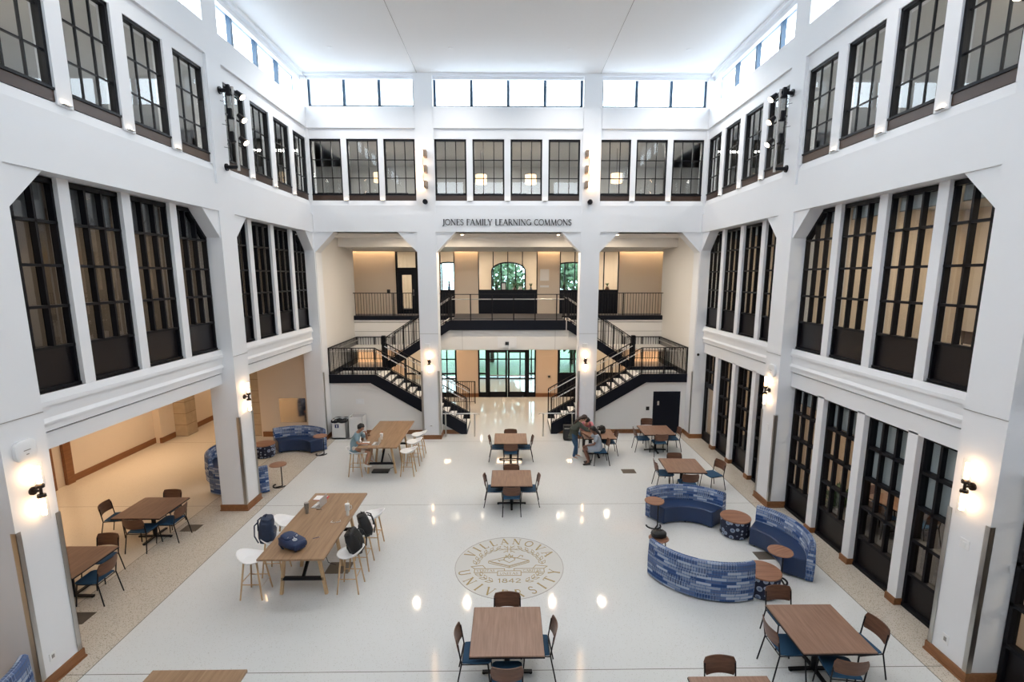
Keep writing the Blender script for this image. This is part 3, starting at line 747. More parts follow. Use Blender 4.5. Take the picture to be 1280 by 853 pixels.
B(-40, 40, 30.2, 80, -.35, -.02).build('ground_lawn', 'leaf', kind='structure')
# trees outside
def tree(x, y, h, r, label):
    t = thing('tree', label, 'tree', (x, y, 0), 0, 'trees outside the entrance')
    MB().tube([(0, 0, 0), (.05, 0, h*.4), (0, .05, h*.8)], .16, 8, .07).build('trunk', 'bark', t)
    m = MB()
    for i in range(2200):
        while True:
            p = Vector((random.uniform(-1, 1), random.uniform(-1, 1), random.uniform(-1, 1)))
            if p.length < 1: break
        p = p.normalized()*(.45+.55*p.length); c = Vector((p.x*r, p.y*r, h*.6+p.z*h*.48))
        a = Vector((random.uniform(-1, 1), random.uniform(-1, 1), random.uniform(-1, 1))).normalized()*.24
        b = a.orthogonal().normalized()*.16
        m.poly([c-a, c+b, c+a, c-b], [(0, 1, 2, 3)])
    m.build('foliage', 'leaf', t)
for i, (x, y, h, r, l) in enumerate(((-7.2, 34, 6.9, 2.4, 'leafy green tree seen through the upper windows left of the centre'), (-1.2, 35, 7.1, 2.7, 'leafy green tree centred behind the arched window and double doors'),
        (4.4, 34.2, 6.8, 2.3, 'leafy green tree right of the middle one, seen through the arched window'), (9.8, 35, 7, 2.5, 'leafy green tree seen through the right-hand entrance windows'))):
    tree(x, y, h, r, l)

# small fittings of the stair hall
tag(B(-.465, .32, 20.5, 20.545, 3.09, 3.54).build('wall_panel', 'plastic_white'), 'white access panel on the bulkhead above the double doors', 'panel')
tag(B(-.15, .0, 20.485, 20.5, 3.20, 3.34).build('wall_outlet_box', 'plastic_black'), 'small black square device on the white panel above the doors', 'device')
tag(B(1.98, 2.08, WY-.05, WY, 1.0, 1.1).build('card_reader', 'plastic_black'), 'black card reader on the tan wall right of the double doors', 'reader')
for x, z, lab in ((1.75, 6.1, 'upper of two pale plaques on the cream gallery wall'), (1.75, 5.55, 'lower of two pale plaques on the cream gallery wall')):
    tag(B(x-.22, x+.22, WY-.02, WY, z-.28 if z > 6 else z-.05, z+.28 if z > 6 else z+.05).build('plaque', 'paper'), lab, 'plaque')
tag(B(1.75, 2.2, WY-.02, WY, 1.55, 2.1).build('notice', 'tan'), 'pale framed notice on the tan wall right of the double doors', 'notice')
dr = B(5.56, 6.6, HY-.03, HY+.01, 0, 1.66).build('door_6', 'dark_blue_black', kind='structure')
B(5.72, 5.79, HY-.04, HY-.03, 1.12, 1.28).build('door_plate', 'steel', dr)
tag(B(5.3, 5.42, HY-.03, HY, .92, 1.06).build('door_actuator', 'plastic_black'), 'small black push button left of the low black door', 'button')

# ------------------------------------------------------------------ staircases
RISE = 2.22; N1 = 13
def staircase(s, label):
    st = thing('staircase', label, 'staircase', (s*4.2, 20.3, 0))
    ox, oy = s*4.2, 20.3
    X = lambda d: s*d-ox
    def b(name, mb, m, parent=st, **k):
        mb.v = [(v[0], v[1]-oy, v[2]) for v in mb.v]; return mb.build(name, m, parent, **k)
    # lower flight: front plane HY, from |x|=1.66 to 5.2
    def stringer(y0, y1, pts): return MB().prism([(X(p), z) for p, z in pts], y0, y1, 1)
    k = .61
    low = [(1.62, 0), (1.62, .40), (5.05, 2.36), (6.8, 2.36), (6.8, 2.03), (5.25, 2.03), (1.85, 0)]
    b('stringer', stringer(HY-.08, HY, low), 'dark_blue_black'); b('stringer', stringer(20.02, 20.1, low), 'dark_blue_black')
    up = [(5.2, 2.03), (5.2, 2.36), (5.1, 2.52), (2.42, 4.24), (2.42, 3.83), (2.5, 3.80), (5.0, 2.18), (5.1, 2.03)]
    b('stringer', stringer(20.5, 20.58, up), 'dark_blue_black'); b('stringer', stringer(22.02, 22.1, up), 'dark_blue_black')
    b('landing', MB().box(X(5.15), X(6.84), HY, 22.1, 2.05, 2.22), 'terrazzo')
    b('landing_edge', MB().box(X(6.78), X(6.84), HY, 22.1, 2.2, 2.42), 'dark_blue_black')
    n = 13
    for i in range(n):
        z = RISE*(i+1)/n; x0 = 1.62+3.5*i/n
        b('tread', MB().box(X(x0), X(x0+.29), HY, 20.02, z-.035, z), 'hall_white')
        b('riser', MB().box(X(x0), X(x0+.02), HY, 20.02, z-RISE/n, z-.035), 'dark_blue_black')
    R2 = 4.22-2.22; n2 = 12
    for i in range(n2):
        z = 2.22+R2*(i+1)/n2; x0 = 5.15-2.73*i/n2
        b('tread', MB().box(X(x0), X(x0-.25), 20.58, 22.02, z-.035, z), 'hall_white')
        b('riser', MB().box(X(x0), X(x0-.02), 20.58, 22.02, z-R2/n2, z-.035), 'dark_blue_black')
    # railings: each run = a rail with posts, balusters and a steel handrail
    def run(p, q, base_p, base_q, posts, nb, hand=True, side_=(0, .06, 0)):
        p = Vector(p); q = Vector(q); bp = Vector(base_p); bq = Vector(base_q)
        loc = lambda v: (s*v[0]-ox, v[1], v[2])
        r = MB(); r.bar(loc(p), loc(q), .05, .03); r.bar(loc(bp+Vector((0, 0, .06))), loc(bq+Vector((0, 0, .06))), .03, .02)
        rail = b('railing', r, 'black')
        for t in posts:
            a = bp.lerp(bq, t); c = p.lerp(q, t); b('post', MB().bar(loc(a), loc(c), .045, .03), 'black', rail)
        for i in range(nb):
            t = (i+.5)/nb; a = bp.lerp(bq, t); c = p.lerp(q, t); b('baluster', MB().tube([loc(a), loc(c)], .011, 5), 'black', rail)
        if hand:
            o = Vector(side_); dz = Vector((0, 0, -.13)); b('handrail', MB().tube([loc(p+o+dz), loc(q+o+dz)], .02, 8), 'steel', rail)
    h = 1.02
    run((1.64, HY-.02, .42+h), (5.05, HY-.02, 2.34+h), (1.64, HY-.02, .38), (5.05, HY-.02, 2.34), (0, .33, .66, 1), 26)
    run((1.64, 20.06, .42+h), (5.05, 20.06, 2.34+h), (1.64, 20.06, .38), (5.05, 20.06, 2.34), (0, .33, .66, 1), 20, side_=(0, -.06, 0))
    run((5.05, HY-.02, 3.36), (6.78, HY-.02, 3.36), (5.05, HY-.02, 2.34), (6.78, HY-.02, 2.34), (.5, 1), 16)
    run((6.78, HY-.02, 3.36), (6.78, 22.06, 3.36), (6.78, HY-.02, 2.34), (6.78, 22.06, 2.34), (1,), 30, side_=(-.06, 0, 0))
    run((6.78, 22.06, 3.36), (5.2, 22.06, 3.36), (6.78, 22.06, 2.34), (5.2, 22.06, 2.34), (.5, 1), 14, False)
    run((5.12, 20.54, 2.50+h), (2.42, 20.54, 4.28+h), (5.12, 20.54, 2.50), (2.42, 20.54, 4.24), (0, .28, .56, .84, 1), 24)
    run((5.12, 22.06, 2.50+h), (2.42, 22.06, 4.28+h), (5.12, 22.06, 2.50), (2.42, 22.06, 4.24), (0, .33, .66, 1), 18)
    b('newel_post', MB().box(X(5.13), X(5.27), 20.42, 20.6, 2.0, 3.6), 'black')
    # floor-level rail at the foot of the stair
    g = MB(); g.tube([(X(2.5), HY-.35, .9), (X(1.18), HY-.35, .9), (X(1.12), HY-.35, .86)], .02, 8)
    for x in (1.3,): g.tube([(X(x), HY-.35, 0), (X(x), HY-.35, .9)], .03, 8)
    g.tube([(X(2.4), HY-.35, 0), (X(2.4), HY-.35, .9)], .03, 8)
    b('foot_rail', g, 'steel', label='stainless steel rail standing at the foot of the stair')
    return st
staircase(-1, 'black steel staircase with pale treads rising from the left pier to a landing')
staircase(1, 'black steel staircase with pale treads rising from the right pier to a landing')

def railing(x0, x1, y, z, label, hand, posts, nb, group=None):
    r = thing('gallery_railing', label, 'railing', ((x0+x1)/2, y, z)); cx = (x0+x1)/2
    m = MB(); m.bar((x0-cx, 0, 1.08), (x1-cx, 0, 1.08), .05, .03); m.bar((x0-cx, 0, .09), (x1-cx, 0, .09), .03, .015); m.build('top_rail', 'black', r)
    for t in posts: x = x0+(x1-x0)*t-cx; MB().box(x-.022, x+.022, -.02, .02, 0, 1.09).build('post', 'black', r)
    for i in range(nb): x = x0+(x1-x0)*(i+.5)/nb-cx; MB().tube([(x, 0, .09), (x, 0, 1.08)], .011, 5).build('baluster', 'black', r)
    if hand: MB().tube([(x0-cx, .07, .88), (x1-cx, .07, .88)], .022, 8).build('handrail', 'steel', r)
railing(-2.36, 2.30, 20.47, 4.22, 'black railing with steel handrail along the centre landing', True, (0, .17, .36, .55, .74, .93, 1), 0)
railing(-7.6, -2.6, 22.13, 4.22, 'black baluster railing on the gallery left of the centre landing', False, (.02, .13, .5, .98), 40)
railing(2.6, 7.6, 22.13, 4.22, 'black baluster railing on the gallery right of the centre landing', False, (.02, .5, .87, .98), 40)
railing(-2.9, -1.62, 23.2, 0, 'low black railing before the tan wall left of the double doors', False, (0, 1), 12)

# ------------------------------------------------------------------ furniture: square tables and chairs
def make_table():
    t = thing('square_table', 'x', 'table')
    MB().box(-.53, .53, -.53, .53, .705, .74).build('table_top', 'walnut', t, bevel=.004)
    MB().box(-.535, .535, -.535, .535, .700, .722).build('table_edge', 'black', t)
    MB().lathe([(.045, .02), (.045, .69)], 16).build('column', 'black', t, smooth=True)
    MB().box(-.17, .17, -.17, .17, .682, .70).build('mounting_plate', 'black', t)
    for a in range(4):
        d = (math.cos(a*PI/2), math.sin(a*PI/2)); f = MB(); f.bar((d[0]*.03, d[1]*.03, .035), (d[0]*.38, d[1]*.38, .025), .055, .03)
        f.lathe([(.025, 0), (.025, .02)], 10, (d[0]*.36, d[1]*.36, 0)); f.build('foot', 'black', t)
    return t
def make_chair():                                            # faces +Y (towards the table)
    c = thing('side_chair', 'x', 'chair')
    s = MB(); n = 8
    for iz, z in ((0, .425), (1, .455)): pass
    pts = []
    prof = [(-.21, -.20), (.21, -.20), (.225, .0), (.215, .19), (.17, .225), (-.17, .225), (-.215, .19), (-.225, .0)]
    s.prism(prof, .432, .462, 2); s.build('seat', 'blue_seat', c, bevel=.012, seg=3)
    b = MB(); n = 10; zz = [(.57, .0), (.66, -.012), (.75, -.03), (.81, -.045)]
    grid = []
    for z, dy in zz:
        row = []
        for i in range(n+1):
            u = -1+2*i/n; w = .225 if z < .8 else .20
            if z < .58: w = .19
            row.append((u*w, -.235+dy-.045*(1-u*u), z))
        grid.append(row)
    base = 0
    for th in (0, .014):
        for row in grid:
            for p in row: b.v.append((p[0], p[1]-th, p[2]))
    m = n+1; R = len(zz); off = m*R
    for r in range(R-1):
        for i in range(n):
            a = r*m+i; b.f.append([a, a+1, a+m+1, a+m]); b.f.append([off+a, off+a+m, off+a+m+1, off+a+1])
    for i in range(n): b.f.append([i, off+i, off+i+1, i+1]); a = (R-1)*m+i; b.f.append([a, a+1, off+a+1, off+a])
    for r in range(R-1): a = r*m; b.f.append([a, a+m, off+a+m, off+a]); a = r*m+n; b.f.append([a, off+a, off+a+m, a+m])
    b.build('backrest', 'walnut_back', c, smooth=True)
    for sx in (-1, 1):
        MB().tube([(sx*.235, .21, 0), (sx*.205, .17, .43)], .011, 8).build('leg', 'black', c, smooth=True)
        MB().tube([(sx*.235, -.30, 0), (sx*.215, -.215, .43), (sx*.215, -.245, .62), (sx*.213, -.262, .74)], .011, 8).build('leg', 'black', c, smooth=True)
    f = MB(); f.tube([(-.205, .17, .42), (-.21, -.21, .42), (.21, -.21, .42), (.205, .17, .42), (-.205, .17, .42)], .009, 6); f.build('seat_frame', 'black', c)
    return c
TB = Proto(make_table()); CHR = Proto(make_chair())
SIDES = {'N': (0, 1, PI), 'S': (0, -1, 0), 'W': (-1, 0, -PI/2), 'E': (1, 0, PI/2)}
SN = {'N': 'far side', 'S': 'near side', 'W': 'left side', 'E': 'right side'}
def cluster(cx, cy, rz, where, chairs, cgroup):
    TB.put((cx, cy, 0), rz, 'square walnut table on a black cross foot, '+where, 'square walnut tables')
    for c in chairs:
        side_, off, lat, tw = (c+(0, 0, 0))[:4] if len(c) < 4 else c
        dx, dy, r = SIDES[side_]; d = .40+off
        x = dx*d+(-dy)*lat; y = dy*d+dx*lat
        x, y = x*math.cos(rz)-y*math.sin(rz), x*math.sin(rz)+y*math.cos(rz)
        CHR.put((cx+x, cy+y, 0), r+rz+tw, 'blue-seated wooden chair, %s of the table %s' % (SN[side_], where), cgroup)
G = 'chairs at the square tables'
cluster(-.035, 6.72, 0, 'in front of the floor seal', [('N', .10), ('S', .11), ('W', .05, .10), ('E', .03, .04)], G)
cluster(.065, 12.48, 0, 'just behind the floor seal', [('N', .07), ('S', .06), ('W', .03), ('E', .04)], G)
cluster(.055, 15.75, 0, 'nearest the double doors', [('N', .08), ('S', .08), ('W', .02), ('E', .04)], G)
cluster(5.12, 16.60, 0, 'before the low black door', [('N', .49), ('S', .02), ('W', .06, .0), ('E', .16)], G)
cluster(4.90, 13.31, -.05, 'behind the curved blue sofas', [('N', .11), ('S', .13), ('W', .03, -.15), ('E', .50, .12, .35)], G)
cluster(4.70, 6.72, 0, 'at the front right by the white pier', [('N', .22, .13), ('S', .06, .06, -.15), ('W', .06, .0), ('E', .26, .0, .1)], G)
cluster(2.91, 5.27, 0, 'cut by the bottom edge right of centre', [('N', .10, 0)], G)
cluster(-8.27, 10.87, 0, 'in the left aisle beside the middle pier', [('W', .50, -.15, .15), ('N', .12, .05), ('S', .03, .08), ('E', .03, -.05)], G)
cluster(-8.27, 8.66, 0, 'in the left aisle nearest the camera', [('N', .20, -.05), ('E', .1, -.05)], G)
cluster(3.02, 16.2, 0, 'where the three people gather', [('E', -.02, .05)], G)

# ------------------------------------------------------------------ bar tables and stools
def make_bar():
    t = thing('bar_table', 'x', 'table')
    MB().box(-.605, .605, -1.385, 1.385, .962, 1.0).build('table_top', 'oak_top', t, bevel=.004)
    for y in (-.93, .0, .93):
        for sx in (-1, 1):
            l = MB(); l.bar((sx*.43, y+(.0), 0), (sx*.30, y, .962), .06, .06, (0, 1, 0)); l.build('leg', 'pale_wood', t, bevel=.008)
        if y != 0: MB().box(-.40, .40, y-.03, y+.03, .30, .36).build('crossbar', 'black', t)
    MB().box(-.28, .28, -1.2, 1.2, .93, .962).build('under_frame', 'black', t)
    for s in (-1, 1): MB().bar((0, s*.93, .33), (0, s*.15, .94), .05, .05).build('brace', 'black', t)
    return t
BR = Proto(make_bar())
BR.put((-3.935, 9.63, 0), 0, 'long oak bar-height table with pale wooden legs strewn with bags and a laptop', 'long bar tables')
BR.put((-3.935, 15.55, 0), 0, 'long oak bar-height table where the boy sits, before the bins', 'long bar tables')
BR.put((-3.99, 4.32, 0), 0, 'bare end of a long oak table at the bottom left edge', 'long bar tables')
def make_stool():                                            # low back on the -Y side, faces +Y
    s = thing('bar_stool', 'x', 'stool')
    m = MB(); n = 24; prof = []
    rings = [(0, .735), (.12, .735), (.19, .745), (.215, .765)]
    base = len(m.v); m.v.append((0, 0, .735))
    rr = [(.10, .737, 0), (.17, .742, 0), (.215, .755, .16), (.235, .77, .26)]
    for r, z, bk in rr:
        for k in range(n):
            a = 2*PI*k/n; back = max(0, -math.sin(a))**1.5
            m.v.append((r*math.cos(a)*1.0, r*math.sin(a)*.95-back*bk*.25, z+back*bk*.5))
    for k in range(n): m.f.append([0, 1+k, 1+(k+1) % n])
    for i in range(3):
        for k in range(n): a = 1+i*n+k; b = 1+i*n+(k+1) % n; m.f.append([a, b, b+n, a+n])
    o = m.build('seat_shell', 'stool_white', s, smooth=True); sd = o.modifiers.new('s', 'SOLIDIFY'); sd.thickness = .018; sd.offset = -1
    for sx in (-1, 1):
        for sy in (-1, 1):
            l = MB(); l.tube([(sx*.205, sy*.205, 0), (sx*.13, sy*.12, .73)], .014, 8, .018); l.build('leg', 'pale_wood', s, smooth=True)
    for (a, b, z, mt) in (((-1, -1), (1, -1), .34, 'pale_wood'), ((-1, 1), (1, 1), .24, 'steel'), ((-1, -1), (-1, 1), .30, 'pale_wood'), ((1, -1), (1, 1), .30, 'pale_wood')):
        k = .205-.077*z/.73; MB().tube([(a[0]*k, a[1]*k, z), (b[0]*k, b[1]*k, z)], .009, 6).build('rung', mt, s, **({'label': 'steel foot rung'} if mt == 'steel' else {}))
    return s
ST = Proto(make_stool()); SG = 'white bar stools'
for x, y, rz, lab in ((-4.85, 8.72, -PI/2, 'white bar stool with wooden legs at the front left corner of the nearer long table'),
    (-4.78, 9.42, -PI/2, 'white bar stool hidden under the navy backpack, left of the nearer long table'),
    (-4.80, 10.12, -PI/2, 'white bar stool on the left of the nearer long table, behind the navy backpack'),
    (-3.09, 8.87, PI/2, 'white bar stool carrying the nearer black backpack, right of the long table'),
    (-3.10, 9.62, PI/2, 'white bar stool carrying the farther black backpack, right of the long table'),
    (-3.08, 10.40, PI/2, 'empty white bar stool at the far right of the nearer long table'),
    (-4.67, 14.55, -PI/2, 'white bar stool the boy in the blue-grey shirt sits on'),
    (-4.72, 15.62, -PI/2, 'white bar stool holding the brown bag beside the boy'),
    (-3.10, 14.55, PI/2, 'nearest white bar stool on the right of the farther long table'),
    (-3.08, 15.40, PI/2, 'middle white bar stool on the right of the farther long table'),
    (-3.06, 16.15, PI/2, 'farthest white bar stool on the right of the farther long table, by the pier')):
    ST.put((x, y, 0), rz, lab, SG)

# ------------------------------------------------------------------ curved sofas, ottomans, side tables
def sofa(cx, cy, a0, a1, label, group, ro=1.38, ri=.80, flip=False):
    t = thing('curved_sofa', label, 'sofa', (cx, cy, 0), 0, group); n = 28; a0, a1 = math.radians(a0), math.radians(a1)
    P = lambda r, a, z: (r*math.cos(a), r*math.sin(a), z)
    def shell(prof, name, m, closed=True, bev=.012):
        mb = MB(); k = len(prof)
        for i in range(n+1):
            a = a0+(a1-a0)*i/n
            for r, z in prof: mb.v.append(P(r, a, z))
        L = [0]
        for j in range(k): q, w = prof[j], prof[(j+1) % k]; L.append(L[-1]+math.hypot(q[0]-w[0], q[1]-w[1]))
        for i in range(n):
            for j in range(k):
                A = i*k+j; Bq = i*k+(j+1) % k; u0 = ro*(a1-a0)*i/n; u1 = ro*(a1-a0)*(i+1)/n
                mb.uv[len(mb.f)] = [(u0, L[j]), (u1, L[j]), (u1, L[j+1]), (u0, L[j+1])]; mb.f.append([A, A+k, Bq+k, Bq])
        for i in (0, n):
            f = [i*k+j for j in range(k)]; mb.uv[len(mb.f)] = [(prof[j][0], prof[j][1]) for j in range(k)]; mb.f.append(f)
        o = mb.build(name, m, t); b = o.modifiers.new('b', 'BEVEL'); b.width = bev; b.segments = 2; b.limit_method = 'ANGLE'; b.angle_limit = math.radians(50)
        for p in o.data.polygons: p.use_smooth = True
        o.data.set_sharp_from_angle(angle=math.radians(40))
    shell([(ri, .04), (ro-.14, .04), (ro-.14, .44), (ri+.02, .44), (ri, .42)], 'seat', 'navy_vinyl', bev=.02)
    shell([(ro-.14, .03), (ro, .03), (ro+.01, .4), (ro-.01, .76), (ro-.04, .79), (ro-.09, .79), (ro-.12, .76), (ro-.15, .44)], 'backrest', 'block_fabric')
    for a in (a0+.12, (a0+a1)/2, a1-.12):
        for r in (ri+.08, ro-.1): MB().lathe([(.02, 0), (.025, .045)], 10, (r*math.cos(a), r*math.sin(a), 0)).build('foot', 'black', t)
    return t
SFG = 'curved blue sofas'
sofa(4.22, 10.58, 36, 124, 'curved navy sofa with block-patterned back nearest the square table', SFG)
sofa(4.90, 9.70, -36, 50, 'curved navy sofa with block-patterned back closest to the black storefront', SFG)
sofa(4.13, 9.68, 198, 289, 'curved sofa seen from behind, its whole block-patterned back to the camera', SFG)
sofa(-7.38, 15.80, 44, 131, 'curved navy sofa facing the camera against the left end wall', SFG)
sofa(-7.92, 14.95, 150, 232, 'curved sofa peeking out left of the middle pier', SFG)
sofa(-7.62, 14.36, 238, 309, 'curved sofa mostly hidden behind the middle left pier, its end at the right', SFG)
sofa(-7.95, 5.6, -60, 30, 'curved patterned sofa cut off at the left picture edge', SFG)
def ottoman(x, y, label, r=.33, rz=0):
    t = thing('ottoman', label, 'ottoman', (x, y, 0), rz, 'round ottoman tables')
    MB().lathe([(r-.02, .03), (r-.005, .05), (r-.005, .40), (r-.02, .425)], 40, uv=True).build('drum', 'dot_fabric', t, smooth=True)
    MB().lathe([(0, .425), (r+.005, .425), (r+.01, .44), (r+.005, .455), (0, .455)], 40).build('wooden_top', 'sidetable_wood', t, smooth=True)
    MB().lathe([(r-.05, 0), (r-.05, .03)], 24).build('plinth', 'black', t)
ottoman(5.32, 10.82, 'round wooden-topped ottoman between the two far curved sofas'); ottoman(4.86, 8.66, 'round wooden-topped ottoman at the end of the sofa seen from behind')
ottoman(-8.27, 16.18, 'round wooden-topped ottoman beside the sofa in the left aisle')
def poletable(x, y, ang, label, r=.235, loc=None):
    t = thing('pole_table', label, 'side table', (x, y, 0), ang, 'small round pole tables')
    MB().lathe([(0, .64), (r-.005, .64), (r, .648), (r-.005, .662), (0, .662)], 36).build('table_top', 'sidetable_wood', t, smooth=True)
    MB().tube([(.1, 0, .02), (.1, 0, .64)], .014, 10).build('pole', 'black', t, smooth=True)
    ring = [(.0+.17*math.cos(a), .17*math.sin(a), .012) for a in [math.radians(-20-200*i/18+30) for i in range(19)]]
    m = MB(); [m.bar(p, q, .035, .02) for p, q in zip(ring, ring[1:])]; m.bar((.1, 0, .014), (0, -.15, .014), .03, .02); m.build('base_ring', 'black', t)
poletable(3.52, 11.24, 0, 'small round pole table standing at the left end of the far right sofa'); poletable(5.36, 8.98, .4, 'small round pole table in front of the sofa by the storefront')
poletable(-6.68, 13.73, -.3, 'small round pole table standing free beside the middle left pier'); poletable(-6.44, 16.34, 0, 'small round pole table before the left aisle sofa, beside the bins')
poletable(-8.25, 14.3, 1, 'small round pole table half hidden behind the middle left pier')
t = thing('wooden_stool', 'low round wooden stool carrying a black bag behind the sofa', 'stool', (3.22, 9.86, 0))
MB().lathe([(0, .44), (.2, .44), (.215, .452), (.2, .468), (0, .468)], 30).build('seat', 'sidetable_wood', t, smooth=True)
for k in range(4): a = PI/4+k*PI/2; MB().tube([(.2*math.cos(a), .2*math.sin(a), 0), (.15*math.cos(a), .15*math.sin(a), .44)], .011, 6).build('leg', 'black', t)

# ------------------------------------------------------------------ bags, bins and table clutter
def blob(name, rx, ry, rz, m, parent, loc=(0, 0, 0), rot=(0, 0, 0), sq=3.2, n=20, seed=0):     # soft box (superellipsoid) with slight creases
    mb = MB(); rnd = random.Random(seed); R = Matrix.Rotation(rot[2], 3, 'Z') @ Matrix.Rotation(rot[1], 3, 'Y') @ Matrix.Rotation(rot[0], 3, 'X')
    e = 2/sq; f = lambda v: math.copysign(abs(v)**e, v); k = 12; ph0 = rnd.random()*6
    for i in range(k+1):
        ph = -PI/2+PI*i/k
        for j in range(n):
            th = 2*PI*j/n; w = 1+.035*math.sin(5*th+ph*4+ph0)+.03*math.sin(9*ph+th)
            p = R @ Vector((rx*f(math.cos(ph))*f(math.cos(th))*w, ry*f(math.cos(ph))*f(math.sin(th))*w, rz*f(math.sin(ph))*w)); mb.v.append((p.x+loc[0], p.y+loc[1], p.z+loc[2]))
    for i in range(k):
        for j in range(n): a = i*n+j; b = i*n+(j+1) % n; mb.f.append([a, b, b+n, a+n])
    return mb.build(name, m, parent, smooth=True)
def backpack(label, loc, rot, m, group=None, logo=False, L=.24, W=.16, D=.10, seed=1):
    t = thing('backpack', label, 'backpack', loc, 0, group); t.rotation_euler = rot
    blob('bag_body', W, D, L, m, t, seed=seed); blob('front_pocket', W*.78, D*.4, L*.5, m, t, (0, -D*.95, -L*.32), seed=seed+1)
    blob('top_flap', W*.8, D*.85, L*.22, m, t, (0, 0, L*.82), seed=seed+2)
    for s in (-1, 1): MB().tube([(s*W*.5, D, L*.8), (s*W*.62, D+.07, L*.5), (s*W*.66, D+.06, -L*.3), (s*W*.6, D*.9, -L*.85)], .014, 6).build('strap', m, t, smooth=True)
    MB().tube([(-.04, .02, L*1.0), (-.035, .02, L*1.17), (.035, .02, L*1.17), (.04, .02, L*1.0)], .008, 6).build('handle', m, t, smooth=True)
    MB().tube([(-W*.6, -D*1.28, -L*.05), (W*.6, -D*1.28, -L*.05)], .004, 5).build('zip', 'steel_grey', t)
    if logo:
        r = MB(); c = (W*.25, L*.45); pts = [(c[0]+.035*math.cos(a), -D*1.02-.006, c[1]+.035*math.sin(a)) for a in [2*PI*i/20 for i in range(21)]]
        r.tube(pts, .005, 5); r.tube([(c[0]-.015, -D*1.02-.006, c[1]+.01), (c[0], -D*1.02-.006, c[1]-.012), (c[0]+.018, -D*1.02-.006, c[1]+.014)], .004, 5); r.build('round_logo', 'paper', t)
        r = MB(); pts = [(-.09, 0), (-.06, .04), (-.03, .0), (-.05, .03), (-.01, -.02), (.01, .05)]; r.tube([(p[0], -D*1.02-.012, p[1]+.02) for p in pts], .005, 5); r.build('script_logo', 'paper', t)
    return t
backpack('dark blue backpack with white logos lying on the nearer long table', (-4.06, 8.64, 1.125), (PI/2-.12+PI, 0, PI+1.15), 'pack_blue', None, True, .25, .17, .09, 3)
backpack('navy backpack hanging on the stool left of the nearer long table', (-4.92, 9.42, .95), (.1, 0, PI/2+.2), 'pack_navy', None, False, .27, .19, .13, 5)
backpack('nearer of the two black backpacks hung on the right-hand stools', (-3.0, 8.97, .93), (.35, .1, -PI/2-.1), 'pack_black', None, False, .25, .19, .11, 7)
backpack('farther of the two black backpacks hung on the right-hand stools', (-2.98, 9.60, .95), (.3, -.2, -PI/2+.4), 'pack_black', None, False, .24, .19, .11, 9)
t = thing('handbag', 'black bag resting on the low wooden stool behind the sofa', 'bag', (3.22, 9.87, .468)); blob('bag_body', .16, .11, .075, 'pack_black', t, (0, 0, .075), seed=2)
MB().tube([(-.06, 0, .14), (-.03, .02, .19), (.03, .02, .19), (.06, 0, .14)], .008, 6).build('handle', 'pack_black', t)
t = thing('shoulder_bag', 'brown leather bag on the stool beside the boy', 'bag', (-4.58, 15.3, .80), .5); blob('bag_body', .15, .08, .12, 'leather_brown', t, (0, 0, .12), seed=4)
blob('bag_flap', .14, .03, .08, 'leather_brown', t, (0, -.08, .16), seed=6); MB().tube([(-.12, 0, .2), (-.1, 0, .34), (.1, 0, .34), (.12, 0, .2)], .01, 6).build('strap', 'leather_brown', t)

def laptop(label, loc, rz, openang=1.9):
    t = thing('laptop', label, 'laptop', loc, rz); MB().box(-.15, .15, -.105, .105, 0, .012).build('keyboard_base', 'laptop', t, bevel=.003)
    B(-.13, .13, -.02, .085, .012, .0135).build('keyboard', 'steel_grey', t); B(-.045, .045, -.095, -.03, .012, .0133).build('touchpad', 'plastic_white', t)
    c, s = math.cos(openang), math.sin(openang)
    o = MB().box(-.15, .15, 0, .20, -.006, 0).build('lid', 'laptop', t, bevel=.002); o.location = (0, .105, .014); o.rotation_euler = (openang-PI/2+PI/2-.35, 0, 0)
    d = MB().box(-.14, .14, .01, .19, 0, .001).build('screen', 'screen', o)
laptop('silver laptop open on the nearer long table beside the notebook', (-4.22, 10.38, 1.0), -PI/2-.15); laptop('open laptop in front of the boy on the farther long table', (-4.03, 14.5, 1.0), -PI/2)
def notebook(label, loc, rz, red=False):
    t = thing('notebook', label, 'notebook', loc, rz); B(-.11, .11, -.15, .15, 0, .006).build('cover', 'red' if red else 'plastic_black', t)
    B(-.105, .105, -.145, .11 if red else .145, .006, .016).build('pages', 'paper', t)
    for i in range(8): MB().tube([(-.11, -.12+.033*i, .004), (-.122, -.12+.033*i, .012), (-.108, -.12+.033*i, .02)], .002, 5).build('coil', 'steel', t)
notebook('white notebook with a red edge at the far left of the nearer long table', (-4.30, 10.74, 1.0), -PI/2-.05, True); notebook('open notebook on the farther long table beside the open laptop', (-4.36, 14.52, 1.0), .1)
def tumbler(label, loc, m, straw=False, h=.25, handle=False):
    t = thing('tumbler', label, 'tumbler', loc); MB().lathe([(.028, 0), (.032, .004), (.034, h*.4), (.046, h*.45), (.05, h*.92), (.048, h*.95)], 24).build('cup', m, t, smooth=True)
    MB().lathe([(.05, h*.93), (.051, h*.97), (.04, h), (0, h)], 24).build('lid', 'plastic_white' if straw or handle else 'steel_grey', t, smooth=True)
    if straw: MB().tube([(.015, 0, h*.9), (.02, .01, h+.07)], .004, 6).build('straw', 'red' if straw == 2 else 'plastic_white', t)
    if handle: MB().tube([(.048, 0, h*.85), (.085, 0, h*.83), (.09, 0, h*.6), (.048, 0, h*.5)], .008, 6).build('handle', m, t, smooth=True)
tumbler('grey patterned steel tumbler at the left edge of the nearer long table', (-4.33, 10.0, 1.0), 'tumbler_grey'); tumbler('large white tumbler with a handle at the right edge of the nearer long table', (-3.43, 9.9, 1.0), 'tumbler_white', True, .27, True)
